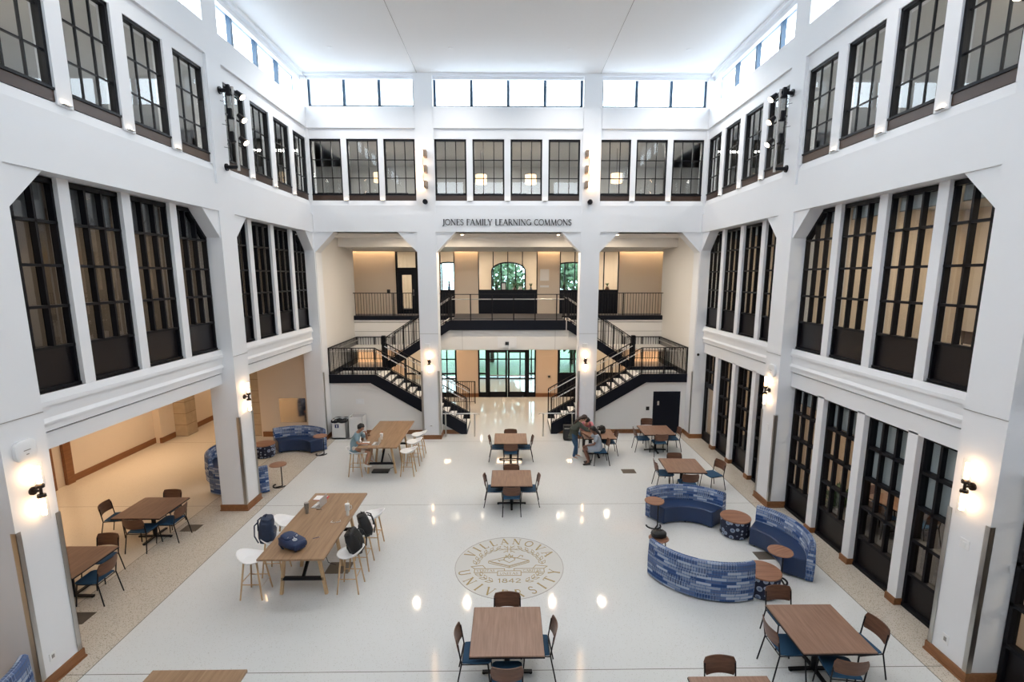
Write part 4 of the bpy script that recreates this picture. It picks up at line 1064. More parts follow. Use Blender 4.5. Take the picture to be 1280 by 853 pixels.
tumbler('clear bottle with a pink cap on the farther long table', (-3.97, 14.9, 1.0), 'tumbler_white', 2, .2); tumbler('white paper cup at the left edge of the farther long table', (-4.44, 14.78, 1.0), 'tumbler_white', False, .13)
t = thing('eyeglasses', 'wire glasses lying near the white tumbler', 'glasses', (-3.58, 9.58, 1.0), .2)
for s in (-1, 1):
    MB().tube([(s*.035+.024*math.cos(a), .018*math.sin(a), .012) for a in [2*PI*i/12 for i in range(13)]], .003, 5).build('rim', 'steel', t)
    MB().tube([(s*.06, 0, .015), (s*.1, .03, .006), (s*.075, .1, .004)], .0035, 5).build('temple', 'paper', t)
for i, (x, y, r, l) in enumerate(((-3.93, 8.52, .9, 'dark pen lying right of the blue backpack'), (-4.13, 10.17, .2, 'dark pen beside the silver laptop on the nearer long table'), (-3.74, 8.98, .5, 'blue pen above the blue backpack on the long table'))):
    t = thing('pen', l, 'pen', (x, y, 1.006), r); MB().tube([(-.065, 0, 0), (.05, 0, 0)], .005, 6).build('barrel', 'plastic_black' if i < 2 else 'label_blue', t); MB().tube([(.05, 0, 0), (.07, 0, 0)], .0045, 6, .001).build('tip', 'steel', t)
def bin_(name, label, x, y, w, d, h, bag):
    t = thing(name, label, 'bin', (x, y, 0)); m = MB(); th = .02
    m.box(-w/2, w/2, -d/2, -d/2+th, .02, h).box(-w/2, w/2, d/2-th, d/2, .02, h).box(-w/2, -w/2+th, -d/2, d/2, .02, h).box(w/2-th, w/2, -d/2, d/2, .02, h).box(-w/2, w/2, -d/2, d/2, .02, .06)
    m.build('bin_body', 'bin_white', t)
    if bag:
        b = MB(); n = 40; prof = [(1.03, h-.07), (1.06, h-.02), (1.04, h+.02), (.9, h-.04), (.7, h-.12), (0, h-.16)]
        for r, z in prof:
            for k in range(n):
                a = 2*PI*k/n+PI/4; q = 1/max(abs(math.cos(a)), abs(math.sin(a))); wv = 1+.02*math.sin(9*a)+.015*math.sin(17*a)
                b.v.append((math.cos(a)*q*w/2*r*wv, math.sin(a)*q*d/2*r*wv, z+.012*math.sin(7*a)))
        for i in range(len(prof)-1):
            for k in range(n): a = i*n+k; c = i*n+(k+1) % n; b.f.append([a, c, c+n, a+n])
        b.build('bin_liner', 'bag_black', t, smooth=True); B(-w/2+.13, -w/2+.27, -d/2-.004, -d/2, h-.26, h-.12).build('label_plate', 'label_blue', t)
        MB().box(-w/2+.185, -w/2+.215, -d/2-.006, -d/2-.004, h-.24, h-.16).box(-w/2+.165, -w/2+.235, -d/2-.006, -d/2-.004, h-.155, h-.145).build('label_symbol', 'paper', t)
    else:
        m = MB(); m.box(-w/2+.03, w/2-.03, -d/2+.03, d/2-.03, h-.16, h-.14); m.build('bin_inside', 'leather_brown', t)
        MB().box(-w/2-.004, w/2+.004, -d/2-.004, -d/2+.03, h-.0, h+.012).box(-w/2-.004, w/2+.004, d/2-.03, d/2+.004, h, h+.012).box(-w/2-.004, -w/2+.03, -d/2, d/2, h, h+.012).box(w/2-.03, w/2+.004, -d/2, d/2, h, h+.012).build('rim', 'bin_white', t)
bin_('waste_bin', 'white square bin lined with a black bag and a blue label', -6.36, 18.18, .53, .5, .70, True); bin_('recycling_bin', 'taller white open-topped bin beside the black-bagged one', -5.73, 18.2, .53, .5, .82, False)
t = thing('rolling_case', 'dark grey case standing on the floor left of the right back pier', 'case', (2.2, 17.75, 0)); B(-.18, .18, -.12, .12, .04, .58).build('case_body', 'black_soft', t, bevel=.02)
B(-.15, .15, -.128, -.12, .45, .50).build('light_stripe', 'steel_grey', t); MB().tube([(-.08, .08, .58), (-.08, .08, .66), (.08, .08, .66), (.08, .08, .58)], .008, 6).build('handle', 'black', t)
for sx in (-1, 1): MB().lathe([(.0, 0), (.03, .005), (.03, .04)], 12, (sx*.13, 0, 0)).build('wheel', 'black', t)

# floor grilles, seal
for i, (x, y, w, d, l) in enumerate(((3.74, 14.69, .42, .33, 'bronze floor grille behind the square tables right of centre'), (5.55, 9.9, .36, .3, 'dark floor grille under the curve of the storefront sofa'),
      (-7.69, 11.28, .38, .32, 'bronze floor grille beside the far aisle table'), (-7.67, 8.06, .38, .32, 'bronze floor grille beside the near aisle table'))):
    t = thing('floor_grille', l, 'floor grille', (x, y, 0)); B(-w/2, w/2, -d/2, d/2, .001, .004).build('backing', 'black', t); m = MB()
    n = 16
    for k in range(n): m.box(-w/2, w/2, -d/2+d*(k+.2)/n, -d/2+d*(k+.8)/n, .003, .007)
    m.build('bar_grid', 'grille', t)
t = thing('power_floor_box', 'black power box on the floor under the farther long table', 'floor box', (-4.0, 14.75, 0)); B(-.26, .26, -.13, .13, 0, .05).build('box_body', 'plastic_black', t, bevel=.008)
MB().tube([(.2, .1, .04), (.35, .4, .01), (.2, .7, .01), (.05, .8, .3)], .008, 6).build('cable', 'plastic_black', t, smooth=True)
t = thing('power_floor_box', 'brown power box on the floor under the nearer long table', 'floor box', (-3.55, 9.55, 0)); B(-.24, .24, -.2, .2, 0, .012).build('box_body', 'grille', t)
MB().tube([(-.1, .1, .01), (-.3, .2, .01), (-.38, .08, .5)], .008, 6).build('cable', 'plastic_black', t, smooth=True)

def seal():
    t = thing('floor_seal', 'round university seal inlaid in gold on the pale floor', 'seal', (0, 9.6, 0)); R = 1.14
    MB().lathe([(0, .0), (R, .0), (R, .003), (0, .003)], 96).build('seal_disc', 'seal_ground', t)
    m = MB(); k = 96; z0, z1 = .003, .005
    for i in range(k):
        a, b = 2*PI*i/k, 2*PI*(i+1)/k; r0, r1 = R-.012, R
        q = [(r0*math.cos(a), r0*math.sin(a)), (r1*math.cos(a), r1*math.sin(a)), (r1*math.cos(b), r1*math.sin(b)), (r0*math.cos(b), r0*math.sin(b))]; m.prism(q, z0, z1, 2)
    m.build('seal_rim', 'steel_grey', t)
    def ring_text(s, r, h, a_mid, top, extra, name):
        m = MB(); sc = h; ws = [GL[c][0]*sc*.95+extra for c in s]; tot = sum(ws); ang = -tot/2/r
        for c, w in zip(s, ws):
            a = ang+w/2/r; ang += w/r; gw = GL[c][0]*sc*.95
            if top:
                th = a_mid-a; cx, cy = r*math.cos(th), r*math.sin(th); ux, uy = math.sin(th), -math.cos(th); vx, vy = math.cos(th), math.sin(th)
            else:
                th = a_mid+a; cx, cy = r*math.cos(th), r*math.sin(th); ux, uy = -math.sin(th), math.cos(th); vx, vy = -math.cos(th), -math.sin(th)
            for pts, tw in GL[c][1]:
                stroke(m, pts, tw*1.0, lambda x, y, d: (cx+ux*(x*sc*.95-gw/2)+vx*(y-.5)*sc, cy+uy*(x*sc*.95-gw/2)+vy*(y-.5)*sc, .0032+d), .002)
        m.build(name, 'gold', t)
    ring_text('VILLANOVA', .955, .23, PI/2, True, .095, 'lettering'); ring_text('UNIVERSITY', .955, .23, -PI/2, False, .13, 'lettering')
    m = MB(); x0 = -.24
    text_line(m, '1842', lambda x, y, d: (x0+x*.21, -.60+y*.13, .0032+d), .002); m.build('date_lettering', 'gold', t)
    g = MB(); ln = lambda pts, w=.016: stroke(g, pts, w, lambda x, y, d: (x, y, .0032+d), .002)
    # book lying open-cornered, seen at an angle
    ln([(-.44, .16), (-.02, .34), (.42, .18), (.0, -.02), (-.44, .16), (-.44, .09), (0, -.09), (.42, .11), (.42, .18)]); ln([(0, -.02), (0, -.09)]); ln([(-.40, .13), (0, -.05), (.40, .14)], .01)
    # heart, flame and crosier-like tail
    ln([(0, .10), (-.12, .2), (-.1, .29), (-.03, .3), (0, .26), (.03, .3), (.1, .29), (.12, .2), (0, .10)]); ln([(-.06, .3), (-.08, .38), (-.02, .34), (0, .44), (.03, .34), (.08, .38), (.06, .3)])
    ln([(-.22, .18), (-.1, .22)]); ln([(.12, .26), (.2, .3), (.24, .38), (.3, .36), (.28, .31)]); ln([(-.2, .15), (-.24, .2)])
    # cross at the top
    for x in (-.035, .035): ln([(x, .50), (x, .76)], .012)
    for y in (.60, .66): ln([(-.12, y), (.12, y)], .012)
    for s in (-1, 1): ln([(s*.05, .70), (s*.12, .76)]); ln([(s*.05, .55), (s*.12, .50)])
    # ribbon with three panels
    ln([(-.24, -.2), (.24, -.2), (.24, -.36), (-.24, -.36), (-.24, -.2)], .016)
    for s in (-1, 1): ln([(s*.24, -.12), (s*.72, -.12), (s*.72, -.26), (s*.24, -.26)]); ln([(s*.1, -.2), (s*.1, -.12), (s*.24, -.12)]); ln([(s*.72, -.12), (s*.80, -.04), (s*.56, -.0), (s*.50, -.1)])
    g.build('emblem_lines', 'gold', t)
    g2 = MB()
    for s, (st, a0, da) in ((1, ('VERITAS', -.68, 1)), (0, ('UNITAS', -.2, 1)), (2, ('CARITAS', .28, 1))):
        w = text_width(st); k = .38/w
        text_line(g2, st, lambda x, y, d: (a0+x*k, (-.325 if s == 0 else -.225)+y*.07, .0032+d), .001)
    g2.build('ribbon_lettering', 'gold', t)
    lf = MB()
    for s in (-1, 1):
        stem = [(s*.70*math.cos(a), .02+.66*math.sin(a)) for a in [math.radians(-62+ (128)*i/10) for i in range(11)]]
        stem = [p for p in stem if not (-.16 < p[1]+.16 < .08)]
        for i, p in enumerate(stem):
            a = math.atan2(p[1]-.02, p[0]); tx, ty = -math.sin(a)*s, math.cos(a)*s
            for o in (-1, 1):
                dx = tx*.14+math.cos(a)*o*.075; dy = ty*.14+math.sin(a)*o*.075; mx, my = p[0]+dx*.5, p[1]+dy*.5; nx, ny = -dy*.2, dx*.2
                q = [p, (mx+nx, my+ny), (p[0]+dx, p[1]+dy), (mx-nx, my-ny), p]; stroke(lf, q, .011, lambda x, y, d: (x, y, .0032+d), .002)
    lf.build('laurel_branch', 'gold', t)
seal()

# ------------------------------------------------------------------ wall fittings
def sconce(x, y, z, nx, ny, label):                          # (nx, ny) = outward direction
    t = thing('wall_sconce', label, 'wall lamp', (x, y, z), math.atan2(ny, nx), 'tube wall sconces'); m = MB()
    m.tube([(0, 0, 0), (.025, 0, 0)], .06, 20); m.tube([(.02, 0, 0), (.12, 0, 0)], .018, 10); m.build('wall_plate', 'bronze', t, smooth=True)
    m = MB(); m.lathe([(.02, -.09), (.02, .09)], 12, (.12, 0, 0)); m.lathe([(.05, .05), (.055, .09), (.03, .11)], 16, (.12, 0, 0)); m.lathe([(.03, -.11), (.055, -.09), (.05, -.05)], 16, (.12, 0, 0)); m.build('lamp_holder', 'bronze', t, smooth=True)
    for s in (-1, 1):
        MB().lathe([(.030, min(s*.12, s*.36)), (.030, max(s*.12, s*.36))], 16, (.12, 0, 0)).build('lamp_tube', 'lamp_warm', t, smooth=True)
        g = MB(); g.lathe([(.062, min(s*.1, s*.44)), (.062, max(s*.1, s*.44))], 20, (.12, 0, 0)); g.f = g.f[:-2]; g.build('glass_shade', 'glass_clear', t, smooth=True)
    return t
for x, y, z, nx, ny, l in ((-PX, 6.78, 2.98, 1, 0, 'glass tube sconce on the nearest left pier'), (-PX, 12.53, 2.96, 1, 0, 'glass tube sconce on the middle left pier'),
      (PX, 6.80, 2.96, -1, 0, 'glass tube sconce on the nearest right pier'), (PX, 12.58, 3.08, -1, 0, 'glass tube sconce on the middle right pier'),
      (-2.90, BY, 2.94, 0, -1, 'glass tube sconce on the left back pier beside the stairs'), (2.80, BY, 2.97, 0, -1, 'glass tube sconce on the right back pier beside the stairs')):
    sconce(x, y, z, nx, ny, l)
def round_device(x, y, z, nx, ny, r, label):
    t = thing('wall_speaker', label, 'speaker', (x, y, z), math.atan2(ny, nx), 'rounded white wall devices'); m = MB(); n = 32; e = 2/3.2; f = lambda v: math.copysign(abs(v)**e, v)
    for d, k in ((0, .93), (.03, 1), (.055, .97), (.065, .86)):
        for i in range(n): a = 2*PI*i/n; m.v.append((d, f(math.cos(a))*r*k, f(math.sin(a))*r*k))
    for j in range(3):
        for i in range(n): a = j*n+i; b = j*n+(i+1) % n; m.f.append([a, b, b+n, a+n])
    m.f.append([3*n+i for i in range(n)]); m.f.append([i for i in range(n-1, -1, -1)]); m.build('housing', 'plastic_white', t, smooth=True)
    B(.065, .067, -.05, .05, .0, .012).build('mark', 'steel_grey', t); B(.065, .067, -.02, .02, -.06, -.045).build('status_light', 'steel_grey', t)
round_device(-PX, 6.74, 3.60, 1, 0, .16, 'rounded white device above the sconce on the nearest left pier'); round_device(PX, 12.5, 3.62, -1, 0, .17, 'rounded white device above the sconce on the middle right pier')
def guard(x, y, dx, dy, zt, z0, label):                      # metal corner guard
    t = MB(); t.box(x, x+dx*.075, y, y-dy*.004 if False else y+dy*.006, z0, zt); t.box(x, x+dx*.006, y, y+dy*.075, z0, zt)
    return tag(t.build('corner_guard', 'steel', bevel=0), label, 'corner guard', 'steel corner guards')
e = .012
for sx, side_n in ((-1, 'left'), (1, 'right')):
    for (y0, y1), nm in zip(PIER[1:3], ('nearest', 'middle')):
        X0 = sx*(PX-e); guard(X0, y0-e, sx, 1, 2.5, .16, 'steel corner guard on the near corner of the %s %s pier' % (nm, side_n)); guard(X0, y1+e, sx, -1, 2.5, .16, 'steel corner guard on the far corner of the %s %s pier' % (nm, side_n))
    guard(sx*(6.80-e), 17.95-e, sx, 1, 2.55, .16, 'steel corner guard at the inner edge of the back %s corner' % side_n)
    guard(sx*(2.55-e), BY-e, sx, 1, 2.6, .16, 'steel corner guard on the passage side of the %s back pier' % side_n); guard(sx*(3.22+e), BY-e, -sx, 1, 2.6, .16, 'steel corner guard on the outer side of the %s back pier' % side_n)
def plate(x, y, z, nx, ny, w, h, label, name='switch_plate', cat='switch', m='plastic_white', hole=True):
    t = thing(name, label, cat, (x, y, z), math.atan2(ny, nx)); B(0, .012, -w/2, w/2, -h/2, h/2).build('cover', m, t, bevel=.003)
    if hole: B(.012, .018, -w/5, w/5, -h/5, h/5).build('button', 'steel_grey' if name == 'power_outlet' else 'paper', t)
    return t
plate(-PX, 6.66, .42, 1, 0, .1, .13, 'white power outlet low on the nearest left pier', 'power_outlet', 'outlet'); plate(PX, 6.84, .42, -1, 0, .11, .16, 'white power outlet low on the nearest right pier', 'power_outlet', 'outlet')
plate(PX, 6.78, 2.06, -1, 0, .15, .15, 'square white thermostat on the nearest right pier', 'thermostat', 'thermostat'); plate(PX, 12.5, 2.1, -1, 0, .1, .18, 'white switch on the middle right pier', hole=True)
plate(-2.93, BY, 2.08, 0, -1, .12, .16, 'white switch on the left back pier'); plate(2.8, BY, 2.08, 0, -1, .12, .16, 'white switch on the right back pier')
plate(-2.9, BY, .52, 0, -1, .18, .06, 'white outlet low on the left back pier', 'power_outlet', 'outlet'); plate(-5.7, HY, 1.3, 0, -1, .3, .2, 'white double plate on the wall above the bins')
for x, n_ in ((-2.95, 'left'), (2.78, 'right')):
    t = thing('fire_alarm_strobe', 'white alarm strobe above the sconce on the %s back pier' % n_, 'alarm', (x, BY, 3.56), 0, 'alarm strobes'); B(-.09, .09, -.05, 0, -.1, .06).build('housing', 'plastic_white', t, bevel=.01); MB().ball((0, -.06, -.01), .035, n=10, m=6).build('lens', 'glass_clear', t, smooth=True)
t = thing('security_camera', 'dark dome camera at the right back corner', 'camera', (6.95, 17.95, 3.2)); MB().lathe([(.05, .0), (.06, .05)], 16).build('mount', 'plastic_white', t, smooth=True); MB().ball((0, -.04, -.01), .05, n=14, m=8).build('dome', 'plastic_black', t, smooth=True)
t = thing('wall_mirror', 'frameless picture panel reflecting the room on the left end wall', 'picture', (-8.17, 18.3, 1.03)); B(-.49, .49, -.02, 0, -.47, .47).build('panel', 'mirror' if 'mirror' in MAT else 'steel_mirror' if 'steel_mirror' in MAT else 'screen', t)

def spot_pole(sx, y, z0, z1, label):                         # pole with three spotlights in front of a side wall
    x = sx*6.52
    t = thing('spotlight_pole', label, 'spotlights', (x, y, 0), 0, 'poles with spotlights'); s = sx
    MB().tube([(0, 0, z0-.08), (0, 0, z1+.08)], .035, 12).build('pole', 'steel_grey', t, smooth=True)
    for z in (z0, z1):
        m = MB(); m.tube([(0, 0, z), (s*.3, 0, z)], .045, 12); m.tube([(s*.27, 0, z), (s*.30, 0, z)], .085, 16); m.build('wall_bracket', 'black', t, smooth=True)
    for k in range(3):
        z = z1-.12-(z1-z0)*.30*k
        m = MB(); m.bar((0, -.1, z), (0, .26, z), .03, .03); m.box(s*.02, s*.10, -.10, -.04, z-.02, z+.22); m.build('lamp_arm', 'black', t)
        h = MB(); a = Vector((-s*.05, .22, z+.10)); d = Vector((-s*.65, -.05, -.6)).normalized(); h.tube([a-d*.09, a+d*.02, a+d*.10], .05, 14, .085); lamp = h.build('lamp_head', 'black', t, smooth=True)
        MB().tube([a+d*.098, a+d*.106], .07, 14).build('lamp_lens', 'lamp_spot', lamp)
        MB().tube([(s*.05, -.1, z+.0), (s*.14, -.16, z-.08), (s*.1, -.05, z-.16), (s*.28, -.04, z-.12)], .006, 5).build('cable', 'black', t, smooth=True)
spot_pole(-1, 12.68, 8.62, 10.35, 'pole of three black spotlights on the left wall above the middle pier'); spot_pole(1, 12.68, 8.62, 10.35, 'pole of three black spotlights on the right wall above the middle pier')
spot_pole(1, 6.60, 8.9, 10.6, 'pole of spotlights at the upper right picture edge')
for x, n_ in ((-2.93, 'left'), (2.78, 'right')):
    t = thing('triple_wall_lamp', 'stack of three drum lamps on the %s back pier above the lettering' % n_, 'wall lamp', (x, BY, 9.62), 0, 'triple drum lamps')
    m = MB(); m.tube([(0, -.03, -.55), (0, -.03, .62)], .012, 8); m.build('stem', 'steel', t, smooth=True); m = MB(); m.tube([(.05, 0, -1.05), (.05, -.1, -1.05)], .085, 16); m.build('round_bracket', 'black', t, smooth=True)
    for k in (-1, 0, 1):
        s = 1 if n_ == 'left' else -1; m = MB(); m.lathe([(.07, k*.5-.12), (.12, k*.5-.08), (.12, k*.5+.08), (.07, k*.5+.12)], 20, (-s*.08, -.15, 0)); d = m.build('lamp_drum', 'lamp_tri', t, smooth=True)
        m = MB(); m.box(s*.05, s*.16, -.29, -.01, k*.5-.11, k*.5+.11); m.build('lamp_shield', 'shield_brown', t, bevel=.01)
i = 0
for y in (2.0, 9.0, 16.1):
    for x in (-5.3, -1.72, 1.85, 5.4):
        t = thing('ceiling_downlight', 'small recessed downlight in the white ceiling, %s row, %s' % ({2.0: 'near', 9.0: 'middle', 16.1: 'far'}[y], {-5.3: 'outer left', -1.72: 'inner left', 1.85: 'inner right', 5.4: 'outer right'}[x]), 'downlight', (x, y, 12.72), 0, 'ceiling downlights')
        MB().lathe([(.05, -.012), (.075, -.012), (.075, 0)], 20).build('trim_ring', 'plastic_white', t); MB().lathe([(0, -.008), (.05, -.008)], 16).build('lens', 'lamp_down', t)
for x, n_ in ((-3.95, 'left bay'), (-1.72, 'left of the centre bay'), (1.85, 'right of the centre bay'), (4.05, 'right bay')):
    t = thing('soffit_downlight', 'small lit downlight in the stair hall ceiling, %s' % n_, 'downlight', (x, 18.95, 7.56), 0, 'soffit downlights'); MB().lathe([(.05, -.012), (.08, -.012), (.08, 0)], 16).build('trim_ring', 'plastic_white', t); MB().lathe([(0, -.014), (.05, -.014)], 16).build('lens', 'lamp_spot', t)
tag(B(-9.0, 9.0, 24.30, 24.36, 7.33, 7.37).build('cove_light_strip', 'strip_warm'), 'warm light strip along the top of the gallery wall', 'light strip')

# roller blinds, things seen through the glazing
def blind(sx, x, a, b, zt, zb, label):
    t = thing('roller_blind', label, 'blind', (sx*x, (a+b)/2, zt), 0, 'roller blinds in the glazing'); w = (b-a)/2-.03
    MB().tube([(sx*.03, -w, 0), (sx*.03, w, 0)], .025, 10).build('roller', 'steel_grey', t); B(0, sx*.004, -w, w, zb-zt, 0).build('blind_cloth', 'shade', t); B(-sx*.004, sx*.008, -w, w, zb-zt-.02, zb-zt).build('bottom_bar', 'steel_grey', t)
ORD = ('nearest', 'second', 'third', 'farthest')
for (y0, y1), bn in zip(BAYS[1:], ('near', 'far')):
    for i, (a, b) in enumerate(WIN2(y0)):
        blind(-1, 7.33, a, b, 7.5, 6.9, 'short pale blind atop the %s second-floor window, %s left bay' % (ORD[i], bn))
        blind(1, 7.33, a, b, 7.5, 7.22, 'short pale blind atop the %s second-floor window, %s right bay' % (ORD[i], bn))
for i, (a, b) in enumerate(WIN2(BAYS[1][0])): blind(1, 7.40, a, b, 3.2, (1.98, 1.98, 2.66, 2.85)[i], 'pale blind behind the %s storefront window of the near right bay' % ORD[i])
for x, y, w in ((9.4, 8.3, 'nearest'), (9.3, 10.9, 'middle'), (9.3, 15.4, 'farthest')):
    cluster(x, y, .2, 'behind the storefront glass, %s' % w, [('N', .1), ('W', .1), ('S', .1)], 'chairs behind the storefront glass')
TB.put((9.3, 8.6, 4.2), .1, 'square walnut table upstairs behind the nearest right window', 'square walnut tables'); CHR.put((8.8, 9.0, 4.2), -1.9, 'chair upstairs beside the table behind the nearest right window', 'chairs behind the storefront glass')
t = thing('potted_plant', 'leafy green plant in a white pot behind the storefront glass', 'plant', (8.1, 11.3, 0)); MB().lathe([(.14, 0), (.17, .02), (.2, .38), (.18, .4), (.17, .36), (0, .36)], 24).build('pot', 'plastic_white', t, smooth=True)
m = MB()
for i in range(120):
    a = random.uniform(0, 2*PI); e_ = random.uniform(.3, 1.3); L = random.uniform(.35, .75); d = Vector((math.cos(a)*math.cos(e_), math.sin(a)*math.cos(e_), math.sin(e_))); p0 = Vector((0, 0, .38)); mid = p0+d*L*.7; tip = p0+d*L-Vector((0, 0, .08)); sd = Vector((-math.sin(a), math.cos(a), 0))*.04
    m.poly([p0, mid+sd, tip, mid-sd], [(0, 1, 2, 3)])
m.build('foliage', 'leaf', t)
for i, (x, y) in enumerate(((-5.1, 20.6), (-1.1, 20.9), (.9, 20.9), (4.3, 20.6), (-9.5, 9.5), (9.5, 9.5))):
    t = thing('pendant_lamp', 'warm lit pendant lamp in the third-floor room, %s' % ('back left window', 'left of centre back window', 'right of centre back window', 'back right window', 'left side', 'right side')[i], 'pendant lamp', (x, y, 11.0), 0, 'pendant lamps on the third floor')
    MB().tube([(0, 0, 0), (0, 0, -.95)], .008, 6).build('cord', 'black', t); MB().lathe([(.22, -1.3), (.22, -.95)], 28).build('lamp_shade', 'pendant', t, smooth=True)

# warm lights on the third-floor ledge at the foot of every mullion
def ledge(x, y, rz, label):
    t = thing('ledge_light', label, 'ledge light', (x, y, 8.622), rz, 'ledge lights under the third-floor mullions')
    B(-.07, .07, -.022, .022, 0, .014).build('housing', 'steel_grey', t); B(-.06, .06, -.015, .015, .014, .018).build('lens', 'lamp_spot', t)
for sx, sn in ((-1, 'left'), (1, 'right')):
    for (y0, y1), bn in zip(BAYS[1:], ('near', 'far')):
        ws = WIN3(y0, y1)
        for i in range(3): ledge(sx*6.843, (ws[i][1]+ws[i+1][0])/2, PI/2, 'warm ledge light at the %s mullion of the %s bay, %s wall' % (('nearest', 'middle', 'farthest')[i], bn, sn))
for x, l in ((-5.625, 'outer mullion, left bay'), (-4.365, 'inner mullion, left bay'), (-1.34, 'left mullion, centre bay'), (-.03, 'middle mullion, centre bay'), (1.275, 'right mullion, centre bay'), (4.315, 'inner mullion, right bay'), (5.575, 'outer mullion, right bay')):
    ledge(x, 17.93, 0, 'warm ledge light on the back wall at the '+l)
# things standing on the ledge of the glazed studio
sh = tag(B(-3.3, 5.3, 24.72, 25.1, 5.28, 5.33).build('studio_counter', 'plastic_white'), 'long white counter behind the studio glass of the upper gallery', 'counter')
t = thing('picture_frame', 'black picture frame standing on the studio counter in the centre bay', 'picture frame', (-.25, 24.88, 5.33)); B(-.14, .14, 0, .03, 0, .42).build('frame', 'black', t); B(-.09, .09, -.004, 0, .06, .36).build('picture', 'paper', t)
for i, (x, m_, h, r, l) in enumerate(((-.62, 'black', .3, .07, 'black vase left of the picture frame on the studio counter'), (.58, 'plastic_white', .2, .12, 'round white pot right of the picture frame on the studio counter'), (.28, 'leather_brown', .16, .1, 'low brown pot right of the picture frame on the studio counter'), (1.1, 'tumbler_grey', .18, .07, 'grey jar at the right end of the central studio glass'), (-2.95, 'label_blue', .34, .07, 'dark blue vase in the narrow studio window left of the centre'), (2.75, 'black', .3, .07, 'black vase in the narrow studio window right of the centre'), (4.9, 'leather_brown', .2, .12, 'brown pot behind the studio glass of the right bay'))):
    t = thing('vase', l, 'vase', (x, 24.88, 5.33)); MB().lathe([(r*.6, 0), (r, h*.35), (r*.55, h*.8), (r*.7, h)], 20).build('vessel', m_, t, smooth=True)
    mm = MB()
    for k in range(14): a = k*2.4; d = Vector((math.cos(a)*.5, math.sin(a)*.5, 1)).normalized(); p0 = Vector((0, 0, h*.9)); sd_ = Vector((-math.sin(a), math.cos(a), 0))*.018; mm.poly([p0, p0+d*.12+sd_, p0+d*.24, p0+d*.12-sd_], [(0, 1, 2, 3)])
    mm.build('leaves', 'leaf', t)

# ------------------------------------------------------------------ people
def skin_mesh(name, chains, m, parent, sub=2, smooth=True):
    """chains: list of lists of (point, radius); the first point of later chains is shared with an existing vertex when equal."""
    V = []; R = []; E = []
    def vid(p, r):
        for i, q in enumerate(V):
            if (Vector(p)-Vector(q)).length < 1e-4: return i
        V.append(tuple(p)); R.append(r); return len(V)-1
    for ch in chains:
        ids = [vid(p, r) for p, r in ch]; E += list(zip(ids, ids[1:]))
    me = bpy.data.meshes.new(name); me.from_pydata(V, E, []); o = bpy.data.objects.new(name, me); C.objects.link(o)
    sk = o.modifiers.new('skin', 'SKIN'); sk.use_smooth_shade = True
    if not me.skin_vertices: me.skin_vertices.new()
    for i, r in enumerate(R):
        rr = r if isinstance(r, tuple) else (r, r); me.skin_vertices[0].data[i].radius = rr; me.skin_vertices[0].data[i].use_root = (i == 0)
    sb = o.modifiers.new('sub', 'SUBSURF'); sb.levels = sub; sb.render_levels = sub
    dg = bpy.context.evaluated_depsgraph_get(); dg.update()
    nm = bpy.data.meshes.new_from_object(o.evaluated_get(dg)); nm.name = name
    bpy.data.objects.remove(o); me = nm; me.materials.clear(); me.materials.append(MAT[m])
    for p in me.polygons: p.use_smooth = True
    o = bpy.data.objects.new(name, me); C.objects.link(o)
    if parent: o.parent = parent
    return o
def hand_chains(w, d, n, side_):                             # w wrist, d direction of the fingers, n palm normal
    w, d, n = Vector(w), Vector(d).normalized(), Vector(n).normalized(); s = d.cross(n).normalized()*side_
    palm = w+d*.055; out = [[(w, .024), (palm, (.032, .016))]]
    for k, (off, L) in enumerate(((-.028, .062), (-.010, .072), (.009, .068), (.026, .052))):
        b = palm+s*off+d*.028; p1 = b+d*L*.45-n*.006; p2 = p1+(d*.8-n*.5).normalized()*L*.35; p3 = p2+(d*.5-n*.8).normalized()*L*.28
        out.append([(palm, (.032, .016)), (b, .0095), (p1, .009), (p2, .0082), (p3, .007)])
    b = w+d*.03-s*.028; out.append([(palm, (.032, .016)), (b, .012), (b+(d*.7-s*.7).normalized()*.035, .0105), (b+(d*.95-s*.45).normalized()*.062, .0085)])
    return out
